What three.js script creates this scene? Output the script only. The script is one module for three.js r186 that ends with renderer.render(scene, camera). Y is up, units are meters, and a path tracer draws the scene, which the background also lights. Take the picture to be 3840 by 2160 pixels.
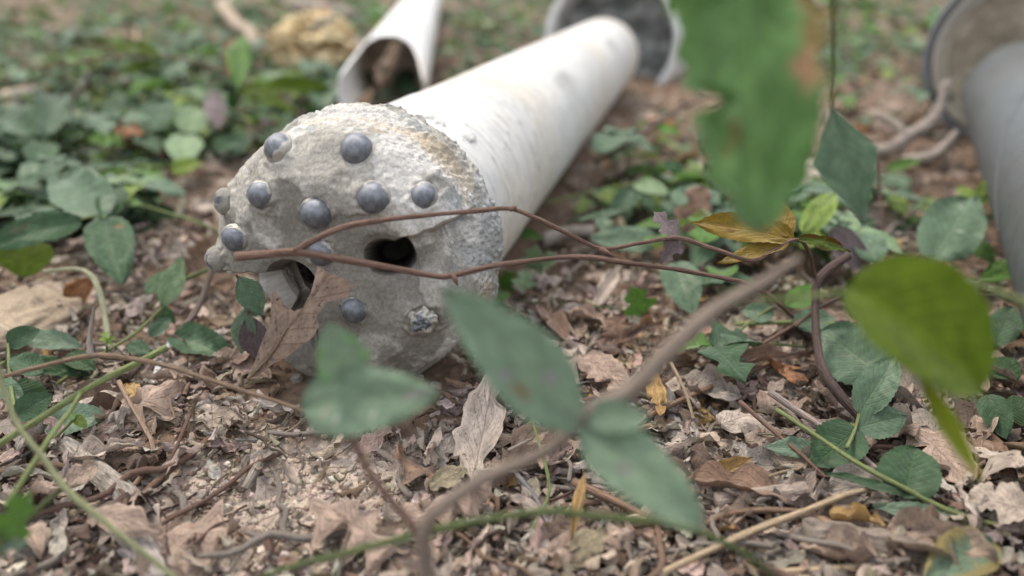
import * as THREE from 'three';
import { mergeGeometries, mergeVertices } from 'three/addons/utils/BufferGeometryUtils.js';
import { ImprovedNoise } from 'three/addons/math/ImprovedNoise.js';

// ---------------------------------------------------------------- camera, sky, sun, exposure
const V3 = (x, y, z) => new THREE.Vector3(x, y, z);
const scene = new THREE.Scene();
const renderer = new THREE.WebGLRenderer({ antialias: true });
renderer.toneMapping = THREE.LinearToneMapping;
renderer.toneMappingExposure = 2.2;
renderer.shadowMap.enabled = true;
const PITCH = Math.atan2(1080 + 200, 1080 / Math.tan(Math.PI / 9));
const camera = new THREE.PerspectiveCamera(40, 16 / 9, 0.02, 300);
camera.position.set(0, 0.202, 0);
camera.rotation.x = -PITCH;
camera.focus = 0.345;
camera.userData.fStop = 4.1;
camera.updateMatrixWorld();
{
  const w = 64, h = 32, data = new Float32Array(w * h * 4);
  for (let j = 0; j < h; j++) {
    const e = Math.sin(((j + 0.5) / h - 0.5) * Math.PI);
    const l = e > 0 ? 0.9 * (1 + 2 * e) / 3 : 0.3;      // overcast: brighter towards the zenith
    for (let i = 0; i < w; i++) data.set([l * 0.97, l, l * 1.06, 1], (j * w + i) * 4);
  }
  const sky = new THREE.DataTexture(data, w, h, THREE.RGBAFormat, THREE.FloatType);
  sky.mapping = THREE.EquirectangularReflectionMapping;
  sky.magFilter = THREE.LinearFilter; sky.minFilter = THREE.LinearFilter; sky.needsUpdate = true;
  scene.background = sky; scene.environment = sky;
}
const sun = new THREE.DirectionalLight(0xfff0dc, 1.5);
sun.position.set(-1.1, 3, -1.2); sun.castShadow = true; sun.shadow.radius = 24;
sun.shadow.mapSize.set(2048, 2048);
Object.assign(sun.shadow.camera, { left: -3, right: 3, top: 3, bottom: -3, near: 0.1, far: 12 });
scene.add(sun, sun.target);

// ---------------------------------------------------------------- small helpers
function mulberry(a) { return () => { a |= 0; a = a + 0x6D2B79F5 | 0; let t = Math.imul(a ^ a >>> 15, 1 | a); t = t + Math.imul(t ^ t >>> 7, 61 | t) ^ t; return ((t ^ t >>> 14) >>> 0) / 4294967296; }; }
const perlin = new ImprovedNoise();
const N3 = (x, y, z) => perlin.noise(x + 31.7, y + 17.3, z + 53.1);
const fbm = (x, y, z, o = 4) => { let s = 0, a = 1, f = 1; for (let i = 0; i < o; i++) { s += a * N3(x * f, y * f, z * f); a *= 0.5; f *= 2.07; } return s; };
const clamp = (x, a = 0, b = 1) => Math.min(b, Math.max(a, x));
const smooth = (a, b, x) => { const t = clamp((x - a) / (b - a)); return t * t * (3 - 2 * t); };
const lerp = (a, b, t) => a + (b - a) * t;
const FPX = 1080 / Math.tan(Math.PI / 9);
const RIGHT = V3(1, 0, 0), UPV = V3(0, Math.cos(PITCH), -Math.sin(PITCH)), FWD = V3(0, -Math.sin(PITCH), -Math.cos(PITCH));
const EYE = camera.position.clone();
// photo pixel -> direction with unit depth along the lens axis
const dirOf = (px, py) => V3(0, 0, 0).addScaledVector(RIGHT, (px - 1920) / FPX).addScaledVector(UPV, (1080 - py) / FPX).add(FWD);
const W = (px, py, depth) => EYE.clone().addScaledVector(dirOf(px, py), depth);
const slopeAt = z => -0.012 * clamp(-z - 0.3, 0, 4);
// a pixel on the ground, lifted by some metres
function G(px, py, lift = 0) {
  const d = dirOf(px, Math.max(py, -130)); let t = 0.4;
  for (let k = 0; k < 6; k++) { const z = d.z * t; t = (slopeAt(z) + lift - EYE.y) / d.y; }
  return EYE.clone().addScaledVector(d, t);
}
function pixelOf(p) { const q = p.clone().sub(EYE), z = q.dot(FWD); return [1920 + FPX * q.dot(RIGHT) / z, 1080 - FPX * q.dot(UPV) / z, z]; }
const taken = new Map();
function numbered(n) { const k = taken.get(n) || 0; taken.set(n, k + 1); return k ? `${n}_${String(k).padStart(3, '0')}` : n; }
function mesh(name, geo, mat, parent) { const m = new THREE.Mesh(geo, mat); m.name = name; m.castShadow = m.receiveShadow = true; parent.add(m); return m; }
function tag(o, label, category, group) { o.userData.label = label; o.userData.category = category; if (group) o.userData.group = group; return o; }
function single(name, geo, mat, label, category, group) { const m = mesh(numbered(name), geo, mat, scene); return tag(m, label, category, group); }
function thing(name, pos, label, category, group) { const g = new THREE.Group(); g.name = numbered(name); g.position.copy(pos); scene.add(g); return tag(g, label, category, group); }
const basis = (x, y, z, p) => new THREE.Matrix4().makeBasis(x, y, z).setPosition(p);
function orient(base, dir, hint) {   // x along dir, y near the hint
  const x = dir.clone().normalize(), z = x.clone().cross(hint).normalize(), y = z.clone().cross(x);
  return basis(x, y, z, base);
}

// ---------------------------------------------------------------- textures
function lattice(period, seed) { const r = mulberry(seed), a = new Float32Array(period * period); for (let i = 0; i < a.length; i++) a[i] = r(); return (x, y) => { let xi = Math.floor(x), yi = Math.floor(y); const fx = x - xi, fy = y - yi; const u = fx * fx * (3 - 2 * fx), v = fy * fy * (3 - 2 * fy); const w = (i, j) => a[((j % period + period) % period) * period + ((i % period + period) % period)]; return lerp(lerp(w(xi, yi), w(xi + 1, yi), u), lerp(w(xi, yi + 1), w(xi + 1, yi + 1), u), v); }; }
function tileFbm(seed, base, oct) { const ls = []; for (let i = 0; i < oct; i++) ls.push([lattice(base << i, seed + i * 7), base << i, 0.5 ** (i + 1)]); const norm = ls.reduce((s, l) => s + l[2], 0); return (u, v) => { let s = 0; for (const [f, p, a] of ls) s += a * f(u * p, v * p); return s / norm; }; }
function texture(w, h, fn, srgb, wrap = true) {
  const d = new Uint8Array(w * h * 4);
  for (let j = 0; j < h; j++) for (let i = 0; i < w; i++) { const c = fn((i + 0.5) / w, (j + 0.5) / h, i, j); const k = (j * w + i) * 4; d[k] = clamp(c[0], 0, 1) * 255; d[k + 1] = clamp(c[1], 0, 1) * 255; d[k + 2] = clamp(c[2], 0, 1) * 255; d[k + 3] = 255; }
  const t = new THREE.DataTexture(d, w, h); t.wrapS = t.wrapT = wrap ? THREE.RepeatWrapping : THREE.ClampToEdgeWrapping;
  t.magFilter = THREE.LinearFilter; t.minFilter = THREE.LinearMipmapLinearFilter; t.generateMipmaps = true; if (srgb) t.colorSpace = THREE.SRGBColorSpace; t.needsUpdate = true; return t;
}
const grey = g => [g, g, g];
const soilA = tileFbm(11, 8, 7), soilB = tileFbm(23, 64, 4), soilC = tileFbm(37, 4, 4);
const soilHeight = (u, v) => 0.55 * soilA(u, v) + 0.45 * soilB(u, v);
const TEX = {};
TEX.soil = texture(1024, 1024, (u, v) => { const a = soilA(u, v), b = soilB(u, v), c = soilC(u, v); const l = 0.84 + 0.26 * (a - 0.5) + 0.24 * (b - 0.5); const s = b > 0.78 ? 0.1 : 0; return [l * lerp(1.03, 1.01, c) + s, l * lerp(0.985, 0.985, c) + s, l * lerp(0.93, 0.97, c) + s]; }, true);
TEX.soilBump = texture(1024, 1024, (u, v) => grey(soilHeight(u, v)), false);
const grainA = tileFbm(51, 16, 6), grainB = tileFbm(61, 128, 2);
TEX.mud = texture(512, 512, (u, v) => { const l = 0.9 + 0.3 * (grainA(u, v) - 0.5) + 0.22 * (grainB(u, v) - 0.5); const p = grainB(u + 0.3, v + 0.1) < 0.14 ? 0.78 : 1; return grey(l * p); }, true);
TEX.mudBump = texture(512, 512, (u, v) => grey(0.5 * grainA(u, v) + 0.5 * grainB(u, v)), false);
function veins(u, v, n, lean) { const a = Math.abs(v * 2 - 1); const mid = Math.exp(-((a / 0.035) ** 2)); const q = u * n - lean * a * n; const f = Math.abs(q - Math.round(q)) / n; const side = (u > 0.04 ? 1 : 0) * Math.exp(-((f / (0.006 + 0.004 * (1 - a))) ** 2)) * (1 - 0.55 * a); return [mid, side]; }
const leafN = tileFbm(71, 8, 6), leafF = tileFbm(83, 48, 3);
TEX.leaf = texture(512, 256, (u, v) => { const [m, s] = veins(u, v, 9, 0.32); const n = leafN(u, v), f = leafF(u, v); const l = 0.82 + 0.3 * (n - 0.5) + 0.2 * (f - 0.5); const ve = 0.8 * Math.max(m, 0.7 * s); const sp = f > 0.8 ? 0.22 : 0; return [l + 0.2 * ve + sp, l + 0.17 * ve + sp * 0.9, l + 0.12 * ve + sp]; }, true);
TEX.leafBump = texture(512, 256, (u, v) => { const [m, s] = veins(u, v, 9, 0.32); return grey(0.75 - 0.5 * Math.max(m, s) + 0.2 * (leafF(u, v) - 0.5)); }, false);
TEX.dead = texture(512, 256, (u, v) => { const [m, s] = veins(u, v, 8, 0.4); const n = leafN(u + 0.4, v + 0.2), f = leafF(u, v + 0.5); const l = 0.84 + 0.4 * (n - 0.5) + 0.26 * (f - 0.5); const ve = Math.max(m, 0.6 * s); const sp = f < 0.24 ? 0.62 : 1; return [(l - 0.12 * ve) * sp, (l - 0.14 * ve) * sp, (l - 0.15 * ve + 0.02) * sp]; }, true);
TEX.deadBump = texture(512, 256, (u, v) => { const [m, s] = veins(u, v, 8, 0.4); return grey(0.45 + 0.4 * Math.max(m, s) + 0.35 * (leafN(u * 2, v * 2) - 0.5)); }, false);
const barkN = tileFbm(91, 8, 6);
const barkV = (u, v) => 0.55 * barkN(u * 0.5, v * 4) + 0.45 * barkN(u * 2, v * 2 + 0.37);
TEX.bark = texture(512, 256, (u, v) => { const b = barkV(u, v); const p = leafF(u, v) > 0.74 ? 0.25 : 0; return grey(0.60 + 0.75 * (b - 0.3) + p); }, true);
TEX.barkBump = texture(512, 256, (u, v) => grey(barkV(u, v)), false);
const tubeA = tileFbm(101, 4, 7), tubeB = tileFbm(111, 64, 3);
TEX.tube = texture(1024, 1024, (u, v) => { const a = tubeA(u, v), b = tubeB(u, v), st = tubeA(u * 2, v * 0.5 + 0.3); let l = 0.93 + 0.16 * (a - 0.5) + 0.1 * (b - 0.5) - (st > 0.64 ? (st - 0.64) * 0.9 : 0) - (tubeB(u * 0.25, v * 3) > 0.68 ? 0.1 : 0); const warm = smooth(0.5, 0.66, tubeA(u + 0.37, v + 0.71)); const spot = b < 0.2 ? 0.86 : 1; l *= spot; return [l, l * (1 - 0.02 * warm), l * (1 - 0.055 * warm)]; }, true);
TEX.tubeBump = texture(1024, 1024, (u, v) => grey(0.6 * tubeA(u, v) + 0.4 * tubeB(u, v)), false);
const rep = (t, x, y = x) => { const c = t.clone(); c.repeat.set(x, y); c.needsUpdate = true; return c; };

// ---------------------------------------------------------------- materials (linear base colours)
const C = (r, g, b) => new THREE.Color().setRGB(r, g, b);
const std = (c, o = {}) => new THREE.MeshStandardMaterial({ color: c, roughness: 0.85, side: THREE.DoubleSide, ...o });
const leafMat = (c, o = {}) => new THREE.MeshPhysicalMaterial({ color: c, map: TEX.leaf, bumpMap: TEX.leafBump, bumpScale: 0.0006, roughness: 0.95, transmission: 0.28, thickness: 0, clearcoat: 0.16, clearcoatRoughness: 0.42, specularIntensity: 0.55, side: THREE.DoubleSide, vertexColors: true, ...o });
const deadMat = (c, o = {}) => new THREE.MeshPhysicalMaterial({ color: c, map: TEX.dead, bumpMap: TEX.deadBump, bumpScale: 0.0006, roughness: 0.92, transmission: 0.12, thickness: 0, side: THREE.DoubleSide, vertexColors: true, ...o });
const barkMat = c => std(c, { map: TEX.bark, bumpMap: TEX.barkBump, bumpScale: 0.0012, roughness: 0.88 });
const GREEN = {
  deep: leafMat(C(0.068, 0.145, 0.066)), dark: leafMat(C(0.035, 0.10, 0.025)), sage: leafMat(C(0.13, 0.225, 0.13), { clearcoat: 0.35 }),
  pale: leafMat(C(0.30, 0.44, 0.24)), bright: leafMat(C(0.12, 0.28, 0.035), { transmission: 0.4 }), olive: leafMat(C(0.105, 0.17, 0.012), { transmission: 0.4, clearcoat: 0, specularIntensity: 0.3 }),
  lime: leafMat(C(0.28, 0.42, 0.06), { transmission: 0.4 }), purple: leafMat(C(0.21, 0.16, 0.17)), mustard: leafMat(C(0.33, 0.22, 0.025), { transmission: 0.35 }), dusty: leafMat(C(0.25, 0.375, 0.25), { clearcoat: 0.25, transmission: 0.4 }),
};
const DEAD = {
  tan: deadMat(C(0.47, 0.355, 0.26)), pale: deadMat(C(0.62, 0.515, 0.41)), pink: deadMat(C(0.475, 0.35, 0.262)), brown: deadMat(C(0.30, 0.19, 0.125)),
  rust: deadMat(C(0.40, 0.185, 0.075)), dark: deadMat(C(0.15, 0.095, 0.065)), gold: deadMat(C(0.52, 0.33, 0.12)), ash: deadMat(C(0.43, 0.37, 0.305)), olive: deadMat(C(0.38, 0.32, 0.2)),
};
const BARK = { grey: barkMat(C(0.42, 0.36, 0.31)), brown: barkMat(C(0.33, 0.21, 0.14)), red: barkMat(C(0.27, 0.16, 0.12)), dark: barkMat(C(0.16, 0.11, 0.085)), tan: barkMat(C(0.62, 0.47, 0.31)), pale: barkMat(C(0.66, 0.60, 0.52)), green: barkMat(C(0.30, 0.36, 0.14)), moss: barkMat(C(0.15, 0.20, 0.07)) };
const SOIL = std(C(1, 1, 1), { vertexColors: true, map: TEX.soil, bumpMap: TEX.soilBump, bumpScale: 0.004, roughness: 0.98 });

// ---------------------------------------------------------------- ground
const mounds = [[-0.085, -0.34, 0.07, 0.010], [-0.20, -0.30, 0.09, 0.002], [0.2, -0.42, 0.09, 0.003], [-0.32, -0.40, 0.08, 0.003]];
const HUMUS = [0.20, 0.145, 0.105], TANSOIL = [0.64, 0.565, 0.505];
const paleSoil = [[950, 1990, 0.085, 0.045], [1450, 1830, 0.05, 0.03], [2720, 1660, 0.03, 0.025], [100, 1180, 0.05, 0.05]].map(([x, y, rx, rz]) => { const p = G(x, y); return [p.x, p.z, rx, rz]; });   // trampled bare spots
function terrain(x, z) {
  const far = smooth(0.8, 3.0, Math.hypot(x, z));
  let h = slopeAt(z) + 0.007 * N3(x * 6, 0, z * 6) + 0.0035 * N3(x * 21, 3, z * 21) + 0.0022 * N3(x * 63, 7, z * 63) + 0.0012 * N3(x * 170, 9, z * 170) + far * 0.05 * N3(x * 1.1, 5, z * 1.1) - 0.002;
  for (const [mx, mz, r, a] of mounds) h += a * Math.exp(-((x - mx) ** 2 + (z - mz) ** 2) / (r * r));
  return h;
}
{
  const rs = [0]; let r = 0; while (r < 0.75) { r += 0.0042; rs.push(r); } while (r < 120) { r *= 1.036; rs.push(r); }
  const A = 700, n = rs.length, pos = new Float32Array(n * A * 3), col = new Float32Array(n * A * 3), uv = new Float32Array(n * A * 2), idx = [];
  for (let i = 0; i < n; i++) for (let j = 0; j < A; j++) {
    const a = (j + (i & 1) * 0.5) / A * Math.PI * 2, x = rs[i] * Math.cos(a), z = -0.42 + rs[i] * Math.sin(a), k = i * A + j;
    pos.set([x, terrain(x, z), z], k * 3); uv.set([x / 0.22, z / 0.22], k * 2);
    let pale = 0; for (const [mx, mz, rx, rz] of paleSoil) pale = Math.max(pale, 1.25 - Math.hypot((x - mx) / rx, (z - mz) / rz)); pale = smooth(0.1, 0.4, pale + 0.5 * fbm(x * 25, 4, z * 25, 4));
    for (let q = 0; q < 3; q++) col[k * 3 + q] = lerp(HUMUS[q], TANSOIL[q], pale);
    if (i < n - 1) { const j1 = (j + 1) % A, b = k, c = i * A + j1, d = (i + 1) * A + j, e = (i + 1) * A + j1; idx.push(b, c, d, c, e, d); }
  }
  const g = new THREE.BufferGeometry(); g.setAttribute('position', new THREE.BufferAttribute(pos, 3)); g.setAttribute('uv', new THREE.BufferAttribute(uv, 2)); g.setAttribute('color', new THREE.BufferAttribute(col, 3)); g.setIndex(idx); g.computeVertexNormals();
  const m = mesh('ground', g, SOIL, scene); m.userData.kind = 'structure'; m.userData.label = 'bare tan forest soil under the leaf litter'; m.userData.category = 'ground';
}

// ---------------------------------------------------------------- shape builders
function gridGeo(nu, nv, fn, closeV = false) {
  const pos = [], uv = [], col = [], idx = []; let hasCol = false;
  const cols = nv + 1;
  for (let i = 0; i <= nu; i++) for (let j = 0; j <= nv; j++) { const o = fn(i / nu, j / nv); pos.push(o[0], o[1], o[2]); uv.push(o[3], o[4]); if (o.length > 5) { hasCol = true; col.push(o[5], o[6], o[7]); } }
  for (let i = 0; i < nu; i++) for (let j = 0; j < nv; j++) { const a = i * cols + j, b = a + 1, c = a + cols, d = c + 1; idx.push(a, b, c, b, d, c); }
  const g = new THREE.BufferGeometry(); g.setAttribute('position', new THREE.Float32BufferAttribute(pos, 3)); g.setAttribute('uv', new THREE.Float32BufferAttribute(uv, 2)); if (hasCol) g.setAttribute('color', new THREE.Float32BufferAttribute(col, 3)); g.setIndex(idx); g.computeVertexNormals();
  if (closeV) { const n = g.attributes.normal; for (let i = 0; i <= nu; i++) { const a = i * cols, b = a + nv; const x = n.getX(a) + n.getX(b), y = n.getY(a) + n.getY(b), z = n.getZ(a) + n.getZ(b), l = Math.hypot(x, y, z) || 1; n.setXYZ(a, x / l, y / l, z / l); n.setXYZ(b, x / l, y / l, z / l); } }
  return g;
}
// a stem or stick through points; radii given along it; uneven, with closed ends
function tube(pts, radii, { seg = 0, sides = 8, knob = 0.12, seed = 1 } = {}) {
  const curve = new THREE.CatmullRomCurve3(pts, false, 'centripetal'), len = curve.getLength();
  seg = seg || clamp(Math.round(len / 0.006), 6, 60);
  const fr = curve.computeFrenetFrames(seg, false), R = Array.isArray(radii) ? radii : [radii, radii];
  const rad = t => { const q = t * (R.length - 1), i = Math.min(R.length - 2, Math.floor(q)); return lerp(R[i], R[i + 1], q - i); };
  return gridGeo(seg + 2, sides, (u, v) => {
    const i = Math.round(u * (seg + 2)) - 1, k = clamp(i, 0, seg), t = k / seg, p = curve.getPointAt(t), a = v * Math.PI * 2;
    const cap = i < 0 || i > seg ? 0.02 : 1;
    const rr = rad(t) * cap * (1 + knob * 2.2 * N3(t * len * 60 + seed, Math.cos(a) * 0.9, Math.sin(a) * 0.9));
    const n = fr.normals[k], b = fr.binormals[k];
    return [p.x + rr * (Math.cos(a) * n.x + Math.sin(a) * b.x), p.y + rr * (Math.cos(a) * n.y + Math.sin(a) * b.y), p.z + rr * (Math.cos(a) * n.z + Math.sin(a) * b.z), t * len / 0.05 + seed * 0.37, v];
  }, true);
}
const OUT = {
  ovate: t => 2.05 * Math.pow(t, 0.55) * Math.pow(1 - t, 0.85),
  round: t => Math.pow(Math.sin(Math.PI * Math.pow(t, 0.8)), 0.55),
  lance: t => Math.pow(Math.sin(Math.PI * Math.pow(t, 0.85)), 1.1),
  diamond: t => t < 0.42 ? t / 0.42 : (1 - t) / 0.58,
  oak: t => (0.25 + 0.85 * Math.pow(Math.sin(Math.PI * Math.pow(t, 1.25)), 0.8)) * (0.68 + 0.34 * Math.cos(2 * Math.PI * (4 * t + 0.1))) * Math.min(1, 9 * (1 - t), 14 * t + 0.1),
  maple: t => (0.2 + 0.9 * Math.sin(Math.PI * Math.pow(t, 0.9))) * (0.5 + 0.5 * (1 - Math.abs(((2.5 * t + 0.25) % 1) * 2 - 1)) * 1.25) * Math.min(1, 6 * (1 - t), 12 * t + 0.08),
  ivy: t => Math.pow(Math.sin(Math.PI * Math.pow(t, 0.62)), 0.7) * (0.72 + 0.28 * Math.cos(2 * Math.PI * (2.4 * t - 0.75))),
  torn: t => Math.pow(Math.sin(Math.PI * t), 0.45),
};
// leaf in its own axes: x along the midrib from the base, y up, z across
function leafGeo({ L = 1, Wd = 0.6, out = 'ovate', teeth = 0, depth = 0.08, fold = 0.25, bend = 0.3, roll = 0, wave = 0.03, pleat = 0, bites = 0, nu = 14, nv = 6, seed = 1, spots = [], edge = null } = {}) {
  const r = mulberry(seed * 977 + 13), ph = r() * 9, bl = []; for (let i = 0; i < bites; i++) bl.push([0.15 + 0.75 * r(), r() < 0.5 ? -1 : 1, 0.03 + 0.07 * r(), 0.25 + 0.5 * r()]);
  const f = OUT[out];
  return gridGeo(nu, nv, (t, q) => {
    const v = q * 2 - 1, a = Math.abs(v), side = v < 0 ? -1 : 1;
    let w = f(clamp(t, 0.0001, 0.9999));
    if (teeth) { const s = (t * teeth + (side > 0 ? 0.3 : 0)) % 1; w *= 1 + depth * (s < 0.7 ? s / 0.7 : (1 - s) / 0.3) - depth * 0.5; }
    w *= 1 + 0.1 * N3(t * 3 + ph, side * 2, seed) + (bites ? 0.16 * N3(t * 11 + ph, side * 3, seed) : 0);
    for (const [bt, bs, br, bd] of bl) if (bs === side) w *= 1 - bd * Math.exp(-(((t - bt) / br) ** 2));
    w = Math.max(0.004, w) * Wd / 2;
    let x = t, y = 0, ang = bend * (t - 0.15);
    if (Math.abs(bend) > 0.01) { const k = bend; x = Math.sin(k * t) / k; y = -(1 - Math.cos(k * t)) / k; }
    // cross section: fold along the midrib, then roll into an arc
    const across = a * w / L, ca = fold + roll * across * 2;
    const cz = Math.abs(roll) > 0.01 ? (Math.sin(fold + roll * across * 4) - Math.sin(fold)) / (roll * 4) : across * Math.cos(fold);
    const cy = Math.abs(roll) > 0.01 ? (Math.cos(fold) - Math.cos(fold + roll * across * 4)) / (roll * 4) : across * Math.sin(fold);
    let up = cy + wave * (N3(t * 2.6 + ph, v * 1.4, seed * 0.7) + 0.5 * N3(t * 6 + ph, v * 3, seed)) * (0.35 + a);
    if (pleat) up += pleat * Math.cos(2 * Math.PI * 9 * (t - 0.32 * a)) * a * (1.15 - a);
    const sx = Math.sin(bend * t), cx = Math.cos(bend * t);
    const o = [(x + up * sx) * L, (y + up * cx) * L, side * cz * L, t, 0.5 + v * 0.48];
    let c = [1, 1, 1];
    for (const [st, sv, sr, sc] of spots) { const d = Math.hypot(t - st, (v - sv) * 0.5) / sr + 0.5 * N3(t * 9, v * 5, 3); const m = 1 - smooth(0.75, 1.05, d); c = c.map((k, i) => lerp(k, sc[i], m)); }
    if (edge) { const m = smooth(edge[3], edge[3] + 0.12, a + 0.5 * N3(t * 6, v * 3, seed)); c = c.map((k, i) => lerp(k, edge[i], m)); }
    return [...o, ...c];
  });
}
// ---------------------------------------------------------------- the down-the-hole hammer with its button bit
const AX = dirOf(2656, -109).normalize();                                  // axis, pointing away
const AX0 = EYE.clone().add(V3(-0.14853, -0.12625, -0.03091));
const axisAt = s => AX0.clone().addScaledVector(AX, s);
const E1 = AX.clone().cross(V3(0, 1, 0)).normalize(), E2 = E1.clone().cross(AX), OUTW = AX.clone().negate();
const RIM_S = 0.35;
const hammerBase = axisAt(RIM_S);
const toHammer = new THREE.Matrix4().copy(basis(E1, E2, OUTW, hammerBase));
const fromWorld = toHammer.clone().invert();
const HEAD = [[0, 0.0505], [0.02, 0.0512], [0.034, 0.0522], [0.042, 0.0520], [0.0455, 0.0508], [0.0585, 0.0400], [0.0612, 0.0360], [0.0622, 0.0310], [0.0635, 0.018], [0.0658, 0.007], [0.0660, 0.001], [0.0652, -0.002], [0.057, -0.0035]];
const zFace = rho => { for (let i = 0; i < 6; i++) if (rho <= HEAD[i + 1][0]) return lerp(HEAD[i][1], HEAD[i + 1][1], (rho - HEAD[i][0]) / (HEAD[i + 1][0] - HEAD[i][0])); return 0.036; };
function facePoint(px, py) {   // where the line of sight meets the bit's face, in the hammer's axes
  const o = EYE.clone().applyMatrix4(fromWorld), d = dirOf(px, py).transformDirection(fromWorld); let z = 0.046, p;
  for (let k = 0; k < 12; k++) { p = o.clone().addScaledVector(d, (z - o.z) / d.z); z = lerp(z, zFace(Math.min(0.0612, Math.hypot(p.x, p.y))), 0.7); }
  return p;
}
const hammer = new THREE.Group(); hammer.name = numbered('drill_hammer'); scene.add(hammer); hammer.applyMatrix4(toHammer);
tag(hammer, 'mud-caked drilling hammer with a round button bit lying on the leaf litter', 'drill hammer');
const MUD = std(C(1, 1, 1), { vertexColors: true, map: rep(TEX.mud, 1.7), bumpMap: rep(TEX.mudBump, 1.7), bumpScale: 0.00028, roughness: 0.93 });
const PALE = [0.50, 0.475, 0.425], CREAM = [0.66, 0.64, 0.605], BARE = [0.265, 0.25, 0.22], SLATE = [0.40, 0.41, 0.40], RUST = [0.62, 0.48, 0.32];
const mixc = (a, b, t) => [lerp(a[0], b[0], t), lerp(a[1], b[1], t), lerp(a[2], b[2], t)];
const holes = [[facePoint(1446, 975), 0.0102, 0.0088], [facePoint(1085, 1066), 0.0115, 0.0105]];
const slant = (() => { const d = dirOf(1440, 970).transformDirection(fromWorld); return [-d.x / d.z * 0.85, -d.y / d.z * 0.85]; })();   // bores tilted along the line of sight so the holes look dark
const slots = [[facePoint(1440, 985), facePoint(1800, 870), 0.0075, 0.0092], [facePoint(1100, 1085), facePoint(800, 1050), 0.0075, 0.030]];
const buttonSpec = [ // px, py, radius, mud share, stand-out
  [1338, 560, 0.0068, 0.02, 1], [1402, 740, 0.0069, 0.30, 1], [1190, 797, 0.0070, 0.32, 1], [983, 730, 0.0062, 0.34, 1], [1587, 735, 0.0060, 0.48, 0.8], [886, 890, 0.0062, 0.36, 1], [1205, 945, 0.0066, 0.45, 0.7],
  [1330, 1160, 0.0060, 0.22, 0.95], [1584, 1199, 0.0068, 0.72, 0.85], [1057, 552, 0.0066, 0.55, 1.1], [850, 725, 0.0060, 0.9, 1.15], [800, 950, 0.0062, 0.92, 1.2]];
const buttons = buttonSpec.map(b => { const p = facePoint(b[0], b[1]); let rho = Math.hypot(p.x, p.y); if (rho > 0.0575) { p.x *= 0.0575 / rho; p.y *= 0.0575 / rho; rho = 0.0575; } return { p, rho, r: b[2], mud: b[3], out: b[4] }; });
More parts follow.
